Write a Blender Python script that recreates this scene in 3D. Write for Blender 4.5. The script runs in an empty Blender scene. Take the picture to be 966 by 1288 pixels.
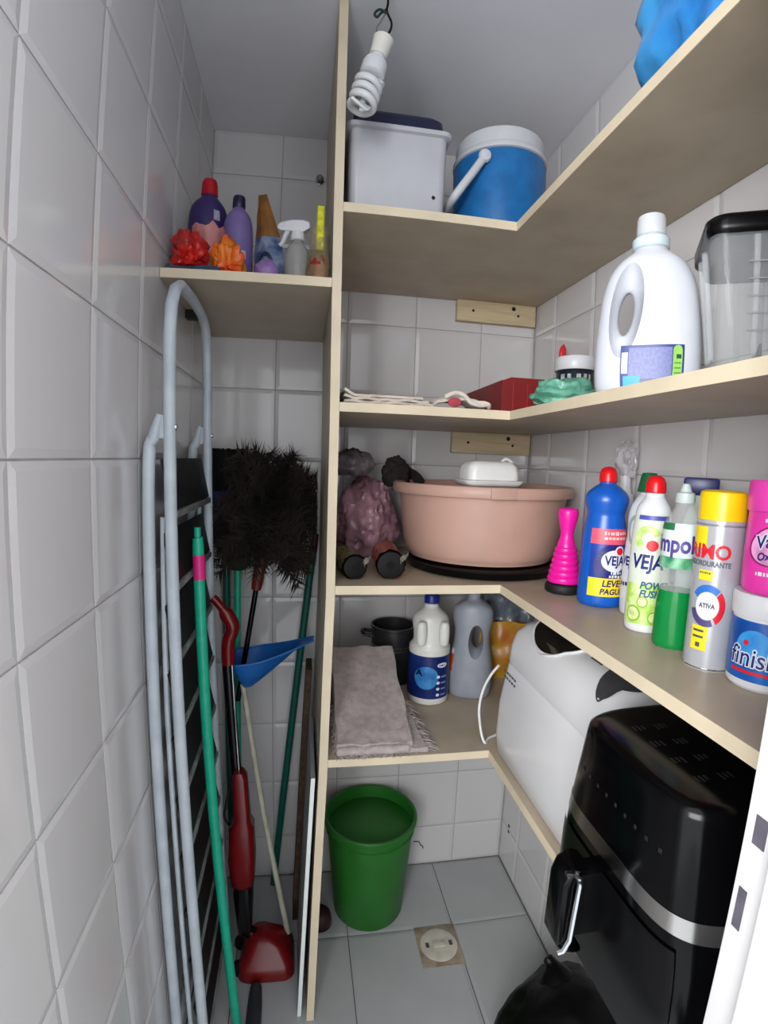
import bpy, bmesh, math, random
from math import sin, cos, pi, radians, atan2, sqrt
from mathutils import Vector, Matrix, noise

random.seed(7)
SC = bpy.context.scene
COL = SC.collection

# ------------------------------------------------------------------ camera
# phone ultra-wide with mild barrel distortion, standing in the doorway
cam = bpy.data.cameras.new('camera')
cam_o = bpy.data.objects.new('camera', cam)
COL.objects.link(cam_o)
SC.camera = cam_o
YAW, PITCH, ROLL = 0.15627828, 0.0988513, 0.03337182
cam_o.matrix_world = (Matrix.Translation((0, 0, 1.358)) @ Matrix.Rotation(-YAW, 4, 'Z')
                      @ Matrix.Rotation(pi / 2 - PITCH, 4, 'X') @ Matrix.Rotation(ROLL, 4, 'Z'))
cam.type = 'PANO'
cam.panorama_type = 'FISHEYE_LENS_POLYNOMIAL'
cam.fisheye_fov = 3.1
cam.sensor_fit = 'AUTO'
cam.sensor_width = 36
cam.fisheye_polynomial_k0 = 0
cam.fisheye_polynomial_k1 = -0.05544638190717326
cam.fisheye_polynomial_k2 = 3.612387321856295e-05
cam.fisheye_polynomial_k3 = 3.79525075347902e-05
cam.fisheye_polynomial_k4 = -6.816936166422673e-07
cam.clip_start = 0.01

# ------------------------------------------------------------------ world and light
world = bpy.data.worlds.new('world')
SC.world = world
world.use_nodes = True
bg = world.node_tree.nodes['Background']
bg.inputs['Color'].default_value = (0.93, 0.96, 1.0, 1)
bg.inputs['Strength'].default_value = 1.6


def area_light(name, loc, target, sx, sy, power, color):
    l = bpy.data.lights.new(name, 'AREA')
    l.shape = 'RECTANGLE'
    l.size, l.size_y, l.energy, l.color = sx, sy, power, color
    o = bpy.data.objects.new(name, l)
    COL.objects.link(o)
    o.location = loc
    o.rotation_euler = (Vector(target) - Vector(loc)).to_track_quat('-Z', 'Y').to_euler()
    return o


# unseen source in the room behind, set left to brighten the right wall
area_light('kitchen_side_light', (-0.85, -0.95, 1.6), (0.5, 0.8, 1.4), 0.9, 0.9, 31, (0.97, 0.985, 1.0))

SC.view_settings.view_transform = 'Standard'
SC.view_settings.look = 'None'
SC.view_settings.gamma = 1
SC.view_settings.use_curve_mapping = False
SC.view_settings.exposure = 0.8


# ------------------------------------------------------------------ helpers: materials
def C(h):
    h = h.lstrip('#')
    out = []
    for i in (0, 2, 4):
        v = int(h[i:i + 2], 16) / 255
        out.append(v / 12.92 if v <= .04045 else ((v + .055) / 1.055) ** 2.4)
    return (*out, 1)


MATS = {}


def mat(name, col, rough=.5, metal=0, var=.06, scale=30, bump=0, bscale=60, alpha=1, trans=0, ior=1.45,
        coat=0, sheen=0, stretch=None, col2=None, spec=.5):
    if name in MATS:
        return MATS[name]
    m = bpy.data.materials.new(name)
    m.use_nodes = True
    nt = m.node_tree
    b = nt.nodes['Principled BSDF']
    c1 = C(col) if isinstance(col, str) else col
    b.inputs['Roughness'].default_value = rough
    b.inputs['Metallic'].default_value = metal
    b.inputs['Alpha'].default_value = alpha
    b.inputs['Transmission Weight'].default_value = trans
    b.inputs['IOR'].default_value = ior
    b.inputs['Coat Weight'].default_value = coat
    b.inputs['Sheen Weight'].default_value = sheen
    b.inputs['Specular IOR Level'].default_value = spec
    tc = nt.nodes.new('ShaderNodeTexCoord')
    mp = nt.nodes.new('ShaderNodeMapping')
    nt.links.new(tc.outputs['Object'], mp.inputs['Vector'])
    if stretch:
        mp.inputs['Scale'].default_value = stretch
    nz = nt.nodes.new('ShaderNodeTexNoise')
    nz.inputs['Scale'].default_value = scale
    nz.inputs['Detail'].default_value = 4
    nt.links.new(mp.outputs['Vector'], nz.inputs['Vector'])
    rp = nt.nodes.new('ShaderNodeValToRGB')
    c2 = C(col2) if col2 else tuple(max(0, x * (1 - 2.2 * var)) for x in c1[:3]) + (1,)
    rp.color_ramp.elements[0].color = c2
    rp.color_ramp.elements[0].position = .3
    rp.color_ramp.elements[1].color = c1
    rp.color_ramp.elements[1].position = .62
    nt.links.new(nz.outputs['Fac'], rp.inputs['Fac'])
    nt.links.new(rp.outputs['Color'], b.inputs['Base Color'])
    if bump:
        n2 = nt.nodes.new('ShaderNodeTexNoise')
        n2.inputs['Scale'].default_value = bscale
        n2.inputs['Detail'].default_value = 5
        nt.links.new(mp.outputs['Vector'], n2.inputs['Vector'])
        bp = nt.nodes.new('ShaderNodeBump')
        bp.inputs['Strength'].default_value = bump
        bp.inputs['Distance'].default_value = .004
        nt.links.new(n2.outputs['Fac'], bp.inputs['Height'])
        nt.links.new(bp.outputs['Normal'], b.inputs['Normal'])
    MATS[name] = m
    return m


# ------------------------------------------------------------------ helpers: meshes
class MB:
    def __init__(s):
        s.v, s.f = [], []

    def add(s, verts, faces):
        o = len(s.v)
        s.v += [tuple(p) for p in verts]
        s.f += [tuple(i + o for i in f) for f in faces]
        return s

    def box(s, x0, x1, y0, y1, z0, z1):
        v = [(x, y, z) for z in (z0, z1) for y in (y0, y1) for x in (x0, x1)]
        return s.add(v, [(0, 2, 3, 1), (4, 5, 7, 6), (0, 1, 5, 4), (2, 6, 7, 3), (0, 4, 6, 2), (1, 3, 7, 5)])

    def rings(s, rings, close=True, cap0=True, cap1=True):
        n = len(rings[0])
        v = [p for r in rings for p in r]
        f = []
        for i in range(len(rings) - 1):
            for j in range(n if close else n - 1):
                k = (j + 1) % n
                f.append((i * n + j, i * n + k, (i + 1) * n + k, (i + 1) * n + j))
        if cap0:
            f.append(tuple(range(n - 1, -1, -1)))
        if cap1:
            f.append(tuple((len(rings) - 1) * n + j for j in range(n)))
        return s.add(v, f)

    def lathe(s, prof, seg=40, c=(0, 0, 0), sx=1, sy=1, cap0=True, cap1=True):
        rr = [[(c[0] + r * sx * cos(2 * pi * j / seg), c[1] + r * sy * sin(2 * pi * j / seg), c[2] + z)
               for j in range(seg)] for r, z in prof]
        return s.rings(rr, True, cap0, cap1)

    def tube(s, pts, r, seg=12, caps=True):
        pts = [Vector(p) for p in pts]
        rs = r if isinstance(r, (list, tuple)) else [r] * len(pts)
        t0 = (pts[1] - pts[0]).normalized()
        ref = Vector((0, 0, 1)) if abs(t0.z) < .9 else Vector((1, 0, 0))
        nrm = t0.cross(ref).normalized()
        rr = []
        for i, p in enumerate(pts):
            if i == 0:
                t = pts[1] - pts[0]
            elif i == len(pts) - 1:
                t = pts[-1] - pts[-2]
            else:
                t = (pts[i + 1] - p).normalized() + (p - pts[i - 1]).normalized()
            t.normalize()
            nrm = (nrm - t * nrm.dot(t)).normalized()
            b = t.cross(nrm)
            rr.append([p + (nrm * cos(2 * pi * j / seg) + b * sin(2 * pi * j / seg)) * rs[i] for j in range(seg)])
        return s.rings(rr, True, caps, caps)

    def grid(s, nu, nv, fn):
        v = [fn(i / nu, j / nv) for j in range(nv + 1) for i in range(nu + 1)]
        w = nu + 1
        return s.add(v, [(j * w + i, j * w + i + 1, (j + 1) * w + i + 1, (j + 1) * w + i)
                         for j in range(nv) for i in range(nu)])

    def slab(s, nu, nv, fn, th):
        """a grid surface given thickness along its normals (closed)"""
        P = [[Vector(fn(i / nu, j / nv)) for i in range(nu + 1)] for j in range(nv + 1)]
        top, bot = [], []
        for j in range(nv + 1):
            for i in range(nu + 1):
                a = P[j][min(i + 1, nu)] - P[j][max(i - 1, 0)]
                b = P[min(j + 1, nv)][i] - P[max(j - 1, 0)][i]
                n = a.cross(b)
                n = n.normalized() if n.length > 1e-12 else Vector((0, 0, 1))
                top.append(P[j][i] + n * th / 2)
                bot.append(P[j][i] - n * th / 2)
        w = nu + 1
        N = len(top)
        f = []
        for j in range(nv):
            for i in range(nu):
                a, b, c, d = j * w + i, j * w + i + 1, (j + 1) * w + i + 1, (j + 1) * w + i
                f += [(a, b, c, d), (N + d, N + c, N + b, N + a)]
        for i in range(nu):
            f += [(i + 1, i, N + i, N + i + 1), (nv * w + i, nv * w + i + 1, N + nv * w + i + 1, N + nv * w + i)]
        for j in range(nv):
            f += [(j * w, (j + 1) * w, N + (j + 1) * w, N + j * w),
                  ((j + 1) * w + nu, j * w + nu, N + j * w + nu, N + (j + 1) * w + nu)]
        return s.add(top + bot, f)

    def xf(s, M):
        s.v = [tuple(M @ Vector(p)) for p in s.v]
        return s

    def mesh(s, name, sharp=40, bevel=0, bseg=2):
        me = bpy.data.meshes.new(name)
        me.from_pydata(s.v, [], s.f)
        bm = bmesh.new()
        bm.from_mesh(me)
        bmesh.ops.recalc_face_normals(bm, faces=bm.faces)
        if bevel:
            es = [e for e in bm.edges if len(e.link_faces) == 2 and e.calc_face_angle(0) > radians(35)]
            bmesh.ops.bevel(bm, geom=es, offset=bevel, segments=bseg, affect='EDGES', profile=.5)
        bm.to_mesh(me)
        bm.free()
        for p in me.polygons:
            p.use_smooth = True
        me.set_sharp_from_angle(angle=radians(sharp))
        return me


def obj(name, mb, m, parent=None, sharp=40, bevel=0, bseg=2, loc=None):
    me = mb.mesh(name, sharp, bevel, bseg) if isinstance(mb, MB) else mb
    if m is not None and not me.materials:
        me.materials.append(m)
    o = bpy.data.objects.new(name, me)
    COL.objects.link(o)
    if parent:
        o.parent = parent
    if loc:
        o.location = loc
    return o


def tag(o, label, cat, group=None):
    o['label'] = label
    o['category'] = cat
    if group:
        o['group'] = group
    return o


def thing(name, label, cat, loc=(0, 0, 0), rz=0, group=None, rot=None):
    o = bpy.data.objects.new(name, None)
    o.empty_display_size = .02
    COL.objects.link(o)
    o.location = loc
    o.rotation_euler = rot if rot else (0, 0, rz)
    return tag(o, label, cat, group)


def struct(o):
    o['kind'] = 'structure'
    return o


def face_cam(x, y, extra=0):
    """turn of a label that was set down facing the door"""
    return atan2(-x, y) + radians(extra)


def sm(pts, k=6):
    """Catmull-Rom through tuples"""
    out = []
    n = len(pts)
    for i in range(n - 1):
        p0, p1, p2, p3 = pts[max(i - 1, 0)], pts[i], pts[i + 1], pts[min(i + 2, n - 1)]
        for j in range(k):
            t = j / k
            out.append(tuple(.5 * ((2 * b) + (-a + c) * t + (2 * a - 5 * b + 4 * c - d) * t * t
                                   + (-a + 3 * b - 3 * c + d) * t ** 3) for a, b, c, d in zip(p0, p1, p2, p3)))
    out.append(tuple(pts[-1]))
    return out


class Body:
    """upright container: profile of (z, rx, ry); local -Y is its front"""

    def __init__(s, prof, n=2.0):
        s.p, s.n = prof, n

    def r(s, z):
        p = s.p
        if z <= p[0][0]:
            return p[0][1:]
        for a, b in zip(p, p[1:]):
            if z <= b[0]:
                t = (z - a[0]) / max(b[0] - a[0], 1e-9)
                return tuple(a[i] + (b[i] - a[i]) * t for i in (1, 2))
        return p[-1][1:]

    def pt(s, th, z, off=0):
        rx, ry = s.r(z)
        e = 2 / s.n
        sn, cs = sin(th), cos(th)
        return ((rx + off) * math.copysign(abs(sn) ** e, sn), -(ry + off) * math.copysign(abs(cs) ** e, cs), z)

    def mb(s, seg=48):
        return MB().rings([[s.pt(2 * pi * j / seg, z) for j in range(seg)] for z, *_ in s.p])

    def th(s, u, z):
        rx, ry = s.r(z)
        return u / (.5 * (rx + ry))

    def patch(s, u0, u1, z0, z1, off=.0006, nu=14, nv=10, shape=None):
        def fn(a, b):
            z = z0 + (z1 - z0) * b
            u = u0 + (u1 - u0) * a
            return s.pt(s.th(u, (z0 + z1) / 2), z, off)
        return MB().grid(nu, nv, fn)

    def disc(s, uc, zc, ru, rz_, off=.001, seg=28, a0=0, a1=2 * pi, inner=0, tilt=0):
        rings = 3
        full = abs(a1 - a0 - 2 * pi) < 1e-6

        def fn(a, b):
            t = a0 + (a1 - a0) * a
            q = inner + (1 - inner) * b
            du, dz = ru * q * cos(t), rz_ * q * sin(t)
            du, dz = du * cos(tilt) - dz * sin(tilt), du * sin(tilt) + dz * cos(tilt)
            return s.pt(s.th(uc + du, zc), zc + dz, off)
        return MB().grid(seg, rings, fn)

    def wrap(s, verts, faces, uc, zc, off=.0014, rot=0):
        out = []
        for x, y, *_ in verts:
            x, y = x * cos(rot) - y * sin(rot), x * sin(rot) + y * cos(rot)
            out.append(s.pt(s.th(uc + x, zc), zc + y, off))
        return MB().add(out, faces)


def text2d(body, size, bold=0, shear=0, sx=1, align='CENTER'):
    cu = bpy.data.curves.new('lettering', 'FONT')
    cu.body = body
    cu.size = size
    cu.align_x = align
    cu.align_y = 'CENTER'
    cu.offset = bold
    cu.shear = shear
    cu.resolution_u = 3
    o = bpy.data.objects.new('lettering', cu)
    COL.objects.link(o)
    dg = bpy.context.evaluated_depsgraph_get()
    me = bpy.data.meshes.new_from_object(o.evaluated_get(dg))
    bm = bmesh.new()
    bm.from_mesh(me)
    bmesh.ops.triangulate(bm, faces=bm.faces)
    long = [e for e in bm.edges if e.calc_length() > size * .35]
    bmesh.ops.subdivide_edges(bm, edges=long, cuts=1)
    bmesh.ops.triangulate(bm, faces=bm.faces)
    v = [(p.co.x * sx, p.co.y) for p in bm.verts]
    bm.verts.index_update()
    f = [tuple(q.index for q in fc.verts) for fc in bm.faces]
    bm.free()
    bpy.data.objects.remove(o)
    bpy.data.curves.remove(cu)
    bpy.data.meshes.remove(me)
    return v, f


def lettering(body_obj, B, txt, uc, zc, size, m, bold=0, shear=0, sx=1, off=.0014, rot=0):
    v, f = text2d(txt, size, bold, shear, sx)
    return obj('lettering', B.wrap(v, f, uc, zc, off, rot), m, body_obj)


def scribble(parent, B, uc, zc, width, height, m, off=.0016):
    """print too small to read: a row of word-sized dashes"""
    mb, u = MB(), uc - width / 2
    rnd = random.Random(int(1e5 * (uc + zc + width)))
    while u < uc + width / 2 - height * .5:
        w = height * rnd.uniform(.4, 1.1)
        p = B.patch(u, min(u + w, uc + width / 2), zc - height * rnd.uniform(.3, .5), zc + height * rnd.uniform(.3, .5), off, 2, 1)
        mb.add(p.v, p.f)
        u += w + height * .3
    return obj('fine_print', mb, m, parent)


def blob(dims, seed, f1=2.2, a1=.25, f2=6, a2=.12, sub=4, base=True, squash=.0, fold=0):
    """crumpled soft thing sitting on z=0 inside dims (sx, sy, sz)"""
    bm = bmesh.new()
    bmesh.ops.create_icosphere(bm, subdivisions=sub, radius=1)
    off = Vector((seed * 7.3, seed * 3.1, seed * 1.7))
    vs = []
    for v in bm.verts:
        p = v.co.copy()
        d = 1 + a1 * noise.noise(p * f1 + off) - a2 * abs(noise.noise(p * f2 + off)) * 1.6
        d += a2 * .15 * noise.noise(p * f2 * 2.3 + off)
        if fold:
            d += fold * sin(9 * p.x + 6 * noise.noise(p * 2 + off))
        q = p * d
        if base:
            q.z = max(q.z, -.72)
        vs.append(q)
    fs = [tuple(x.index for x in f.verts) for f in bm.faces]
    bm.free()
    lo = Vector([min(v[i] for v in vs) for i in range(3)])
    hi = Vector([max(v[i] for v in vs) for i in range(3)])
    out = [((v.x - (lo.x + hi.x) / 2) / (hi.x - lo.x) * dims[0], (v.y - (lo.y + hi.y) / 2) / (hi.y - lo.y) * dims[1],
            (v.z - lo.z) / (hi.z - lo.z) * dims[2]) for v in vs]
    return MB().add(out, fs)


def rrect(hx, hy, r, z, n=6, cx=0, cy=0):
    pts = []
    for (sx, sy, a0) in ((1, 1, 0), (-1, 1, pi / 2), (-1, -1, pi), (1, -1, 1.5 * pi)):
        for i in range(n + 1):
            a = a0 + pi / 2 * i / n
            pts.append((cx + sx * (hx - r) + r * cos(a), cy + sy * (hy - r) + r * sin(a), z))
    return pts


def boolean_cut(mb, cutter, name):
    a = obj(name, mb, None)
    b = obj('cutter', cutter, None)
    md = a.modifiers.new('cut', 'BOOLEAN')
    md.operation = 'DIFFERENCE'
    md.solver = 'EXACT'
    md.object = b
    dg = bpy.context.evaluated_depsgraph_get()
    me = bpy.data.meshes.new_from_object(a.evaluated_get(dg))
    bpy.data.objects.remove(a)
    bpy.data.objects.remove(b)
    for p in me.polygons:
        p.use_smooth = True
    me.set_sharp_from_angle(angle=radians(50))
    return me


# ------------------------------------------------------------------ materials of the place
M_GROUT = mat('grout', '#a9a6a4', .9, var=.1, scale=20)
M_TILE = mat('wall_tile_glaze', '#cfcccc', .13, var=.02, scale=3, bump=.02, bscale=9, coat=.2)
M_FGROUT = mat('floor_grout', '#5f5c5a', .9, var=.15, scale=25)
M_FTILE = mat('floor_tile_glaze', '#aaacac', .28, var=.035, scale=8, bump=.02, bscale=20)
M_PLASTER = mat('ceiling_paint', '#e4e4e9', .85, var=.03, scale=4)
M_LAM = mat('beige_laminate', '#b5a691', .42, var=.07, scale=9, stretch=(1, 1, 1), col2='#a69782')
M_EDGE = mat('cream_edge_band', '#d2c3a8', .5, var=.05, scale=14)
M_PINE = mat('pine_batten', '#cbb794', .6, var=.09, scale=7, stretch=(1, 1, 14))
M_DOORF = mat('white_door_paint', '#d6d4d3', .35, var=.02, scale=6)
M_STEEL = mat('brushed_steel', '#a8a8ac', .32, 1, var=.08, scale=60)
M_CHROME = mat('chrome', '#d8dadd', .12, 1, var=.03)
M_BLACKPL = mat('black_plastic', '#060607', .24, var=.1, spec=.25)
M_BLACKMATT = mat('matt_black_plastic', '#070708', .55, var=.15, spec=.25)
M_WHITEPL = mat('white_plastic', '#cfcfd2', .35, var=.02)
M_SCREW = mat('dark_screw', '#2a2724', .5, .6)

# ------------------------------------------------------------------ the room
XL, XR, YB, YF, H = -.28, .684, 1.5, .282, 2.278
T = .2005                      # wall tile pitch
DX0, DX1, DH = -.253, .345, 2.14   # the doorway

TILE_CACHE = {}


def tile_mesh(w, h, m, g=.0028, inset=.010, lift=.0017):
    key = (round(w, 4), round(h, 4), m.name)
    if key in TILE_CACHE:
        return TILE_CACHE[key]
    a, b = w - g, h - g
    ins = min(inset, a * .3, b * .3)
    o = [(0, 0), (a, 0), (a, b), (0, b)]
    i = [(ins, ins), (a - ins, ins), (a - ins, b - ins), (ins, b - ins)]
    v = [(x + g / 2, y + g / 2, -.004) for x, y in o] + [(x + g / 2, y + g / 2, -lift) for x, y in o] + \
        [(x + g / 2, y + g / 2, 0) for x, y in i]
    f = [(0, 1, 5, 4), (1, 2, 6, 5), (2, 3, 7, 6), (3, 0, 4, 7), (4, 5, 9, 8), (5, 6, 10, 9), (6, 7, 11, 10),
         (7, 4, 8, 11), (8, 9, 10, 11)]
    me = MB().add(v, f).mesh('tile', 4)
    me.materials.append(m)
    TILE_CACHE[key] = me
    return me


def cuts(lo, hi, ref, pitch):
    k = math.ceil((lo - ref) / pitch - 1e-6)
    c = [lo]
    while ref + k * pitch < hi - .012:
        if ref + k * pitch > lo + .012:
            c.append(ref + k * pitch)
        k += 1
    return c + [hi]


def tile_wall(parent, us, vs, frame, m):
    """frame maps (u, v, w) -> world with w out of the wall"""
    for u0, u1 in zip(us, us[1:]):
        for v0, v1 in zip(vs, vs[1:]):
            o = bpy.data.objects.new('tile', tile_mesh(u1 - u0, v1 - v0, m))
            COL.objects.link(o)
            o.parent = parent
            X, Y, Z, org = frame
            p = Vector(org) + Vector(X) * u0 + Vector(Y) * v0
            o.matrix_local = Matrix([[X[i], Y[i], Z[i], p[i]] for i in range(3)] + [[0, 0, 0, 1]])


floor = struct(obj('floor', MB().box(-1.6, 1.6, -2.2, 1.6, -.1, -.003), M_FGROUT))
tile_wall(floor, cuts(XL, XR, .444, .312), cuts(YF - .62, YB, 1.246, .31), ((1, 0, 0), (0, 1, 0), (0, 0, 1), (0, 0, 0)), M_FTILE)
obj('doorway_floor', MB().box(-1.6, 1.6, -2.2, YF - .3405, -.0028, .0), M_FTILE, floor)
ROWS = cuts(0, H, 1.35, T)
wall_left = struct(obj('wall_left', MB().box(XL - .1, XL - .003, YF - .0, YB + .1, -.003, H), M_GROUT))
tile_wall(wall_left, cuts(YF, YB, .509, .2), ROWS, ((0, 1, 0), (0, 0, 1), (1, 0, 0), (XL, 0, 0)), M_TILE)
wall_back = struct(obj('wall_back', MB().box(XL - .003, XR + .003, YB + .003, YB + .1, -.003, H), M_GROUT))
tile_wall(wall_back, [-u for u in reversed(cuts(XL, XR, .514, T))], ROWS, ((-1, 0, 0), (0, 0, 1), (0, -1, 0), (0, YB, 0)), M_TILE)
wall_right = struct(obj('wall_right', MB().box(XR + .003, XR + .1, YF - .0, YB + .1, -.003, H), M_GROUT))
tile_wall(wall_right, [-u for u in reversed(cuts(YF, YB, 1.365, T))], ROWS, ((0, -1, 0), (0, 0, 1), (-1, 0, 0), (XR, 0, 0)), M_TILE)
hole = MB()
for (y, z, r) in ((1.437, .168, .006), (1.437, .146, .005)):
    hole.lathe([(r, 0), (r * .9, .0012)], 12)
    n = len(hole.v)
    for i in range(n - 24, n):
        x, yy, zz = hole.v[i]
        hole.v[i] = (XR - .0002 - zz, y + x, z + yy)
obj('screw_hole', hole, M_SCREW, wall_right)
ceiling = struct(obj('ceiling', MB().box(XL - .1, XR + .1, YF - .12, YB + .1, H, H + .1), M_PLASTER))
wall_front = struct(obj('wall_front', MB().box(-1.6, DX0 - .0, YF - .12, YF, -.003, H).box(DX1 + .0, 1.6, YF - .12, YF, -.003, H)
                        .box(DX0, DX1, YF - .12, YF, DH, H), M_PLASTER))

# door frame: two jambs and a head, with strike plates let into the right jamb
frame = struct(obj('door_1', MB().box(DX0, DX0 + .012, YF - .13, YF + .004, 0, DH), M_DOORF, bevel=.002))
obj('jamb', MB().box(DX1 - .012, DX1, YF - .13, YF + .004, 0, DH), M_DOORF, frame, bevel=.002)
obj('door_stop', MB().box(DX1 - .024, DX1 - .0125, YF - .075, YF - .03, 0, DH), M_DOORF, frame, bevel=.002)
obj('head', MB().box(DX0 + .0125, DX1 - .0125, YF - .13, YF + .004, DH - .012, DH), M_DOORF, frame, bevel=.002)
M_HOLE = mat('mortise_dark', '#5a5560', .6, var=.2)
for (yc, zc, hh, hw) in ((YF - .0105, 1.097, .012, .0055), (YF - .006, 1.026, .018, .0038)):
    obj('strike_plate', MB().box(DX1 - .0128, DX1 - .0119, yc - hw, yc + hw, zc - hh, zc + hh), M_HOLE, frame)

# ------------------------------------------------------------------ partition and shelves
PZ = [(0, .018), (.3, .030), (.68, .046), (1.08, .056), (1.45, .056), (1.75, .052), (H - .002, .046)]


def part_x(z):
    for a, b in zip(PZ, PZ[1:]):
        if z <= b[0]:
            t = (z - a[0]) / (b[0] - a[0])
            t2 = t
            return a[1] + (b[1] - a[1]) * t2
    return PZ[-1][1]


S1, S2, S3, S4, SL = 1.858, 1.470, 1.105, .723, 1.708   # shelf tops
YE, XA = 1.012, .415
TH = .018
pt = thing('partition', 'tall beige upright board dividing the broom corner from the shelves', 'partition', (0, 0, 0))
zs = [i * (H - .003) / 40 + .0005 for i in range(41)]


def board_rings(y0, y1):
    return [[(part_x(z) - .009, y0, z), (part_x(z) + .009, y0, z), (part_x(z) + .009, y1, z), (part_x(z) - .009, y1, z)] for z in zs]


obj('board', MB().rings(board_rings(YE + .0015, YB - .001)), M_LAM, pt)
obj('edge_band', MB().rings(board_rings(YE, YE + .0014)), M_EDGE, pt)


def L_shelf(z, label, cleat=True):
    t = thing('corner_shelf', label, 'shelf', (0, 0, z - TH), group='L-shaped corner shelves')
    x0 = part_x(z - TH / 2) + .0095
    yend = YF + .006
    obj('back_board', MB().box(x0, XR - .002, YE + .0015, YB - .002, 0, TH), M_LAM, t)
    obj('side_board', MB().box(XA + .0015, XR - .002, yend, YE + .0012, 0, TH), M_LAM, t)
    obj('edge_band', MB().box(x0, XA + .0013, YE, YE + .0014, 0, TH), M_EDGE, t)
    obj('edge_band', MB().box(XA, XA + .0014, yend, YE - .0002, 0, TH), M_EDGE, t)
    if cleat:
        c = obj('batten', MB().box(.43, .676, YB - .022, YB - .002, -.062, -.0005), M_PINE, t, bevel=.001)
        for (x, zz, r) in ((.605, -.014, .0065), (.479, -.03, .004), (.62, -.034, .004)):
            s = MB().lathe([(r, 0), (r * .8, .0016)], 12)
            s.v = [(x + a, YB - .0222 - cc, zz + b) for a, b, cc in s.v]
            obj('screw_head', s, M_SCREW, c)
    else:
        obj('batten', MB().box(.20, .40, YB - .022, YB - .002, -.05, -.0005), M_PINE, t, bevel=.001)
    return t


L_shelf(S1, 'topmost L-shaped beige shelf, under the blue drinks cooler')
L_shelf(S2, 'second L-shaped beige shelf from the top, under the big white detergent jug')
L_shelf(S3, 'third L-shaped beige shelf from the top, under the row of cleaning bottles', False)
L_shelf(S4, 'lowest L-shaped beige shelf, under the towel and bread machine', False)
t = thing('short_shelf', 'short beige shelf left of the partition above the white stepladder', 'shelf', (0, 0, SL - TH))
xl1 = part_x(SL) - .0095
obj('board', MB().box(XL + .001, xl1, YE + .0015, YB - .002, 0, TH), M_LAM, t)
obj('edge_band', MB().box(XL + .001, xl1, YE, YE + .0014, 0, TH), M_EDGE, t)
obj('bracket', MB().box(XL + .001, XL + .026, 1.225, 1.25, -.02, -.0005), M_SCREW, t)


# ------------------------------------------------------------------ air fryer (lowest shelf, by the door)
t = thing('air_fryer', 'black air fryer with a silver band standing by the white door frame', 'air fryer', (.497, .452, S4 + .0005))
FP = [(0, .138, .118), (.012, .146, .126), (.10, .158, .142), (.16, .160, .138), (.205, .162, .130), (.26, .160, .121), (.316, .157, .112),
      (.3235, .1555, .1105), (.328, .151, .106), (.330, .144, .098)]


def fryer_ring(z, off=0, n=5, seg=96):
    B = Body(FP, n)
    return [B.pt(2 * pi * j / seg, z, off) for j in range(seg)]


zsf = [z for z, *_ in FP]
lowz = [0, .012, .05, .10, .16, .200]
upz = [.222, .24, .26, .29, .316, .3235, .328, .330]
obj('lower_body', MB().rings([fryer_ring(z) for z in lowz]), mat('fryer_gloss_black', '#030304', .17, var=.1, spec=.22), t)
obj('upper_body', MB().rings([fryer_ring(z) for z in upz]), MATS['fryer_gloss_black'], t)
obj('silver_band', MB().rings([fryer_ring(z, -.0012 if z in (.2002, .2218) else .0006) for z in (.2002, .2006, .2214, .2218)]),
    mat('satin_silver', '#b9b7b4', .22, 1, var=.04), t)
M_ICON = mat('grey_print', '#4c4c50', .5, var=.1)
ic = MB()
for k in range(9):
    y = -.075 + k * .018
    qs = []
    for dy, dz in ((-.0022, 0), (.0022, 0), (.0022, .005), (-.0022, .005)):
        rx_, ry_ = Body(FP).r(.270 + dz)
        qs.append((-(rx_ + .0006) * (1 - abs((y + dy) / ry_) ** 5) ** .2, y + dy, .270 + dz))
    ic.add(qs, [(0, 1, 2, 3)])
for (cx, cy) in ((-.10, .05), (-.07, .05), (-.10, .015), (-.07, .015), (-.10, -.02), (-.07, -.02), (-.10, -.055), (-.07, -.055)):
    for q in range(3):
        ic.box(cx - .009 + q * .006, cx - .006 + q * .006, cy - .006 + random.random() * .004, cy + .006, .3302, .3304)
o = obj('control_icons', ic, mat('faint_icon', '#131315', .5, var=.1), t)
o['kind'] = 'stuff'
hd = obj('handle', MB().rings([rrect(.010, .018, .008, z, 5, x, .012) for z, x in ((.082, -.186), (.086, -.196), (.10, -.203), (.175, -.203), (.19, -.198), (.195, -.190))]),
         MATS['fryer_gloss_black'], t)
obj('handle_bracket', MB().box(-.192, -.152, -.002, .026, .100, .185), M_BLACKPL, t, bevel=.004)
cs = MB()
loop = [(-.2125, -.0075, .1965), (-.203, -.0085, .1955), (-.196, -.0085, .190), (-.194, -.0085, .180), (-.197, -.0085, .105), (-.203, -.008, .090), (-.208, -.006, .086)]
cs.tube(loop, .0034, 8)
obj('chrome_trim', cs, M_CHROME, hd)
dr = MB()
dr.grid(16, 10, lambda a, b: (lambda p: (p[0], p[1], p[2]))(Body(FP, 5).pt(-pi / 2 - .62 + 1.24 * a, .02 + .165 * b, .0022)))
obj('drawer_front', dr, M_BLACKPL, t)

# ------------------------------------------------------------------ bread machine
t = thing('bread_machine', 'white bread machine with a dark lid window beside the black air fryer', 'bread machine', (.548, .829, S4 + .0005))
BM = mat('bread_machine_white', '#d0cfd0', .22, var=.02, scale=4)


def bm_ring(z, dx, dy, x0=0, r=.045):
    return rrect(.122 - dx, .214 - dy, max(.012, r - dx * .2), z, 8, x0)


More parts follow.
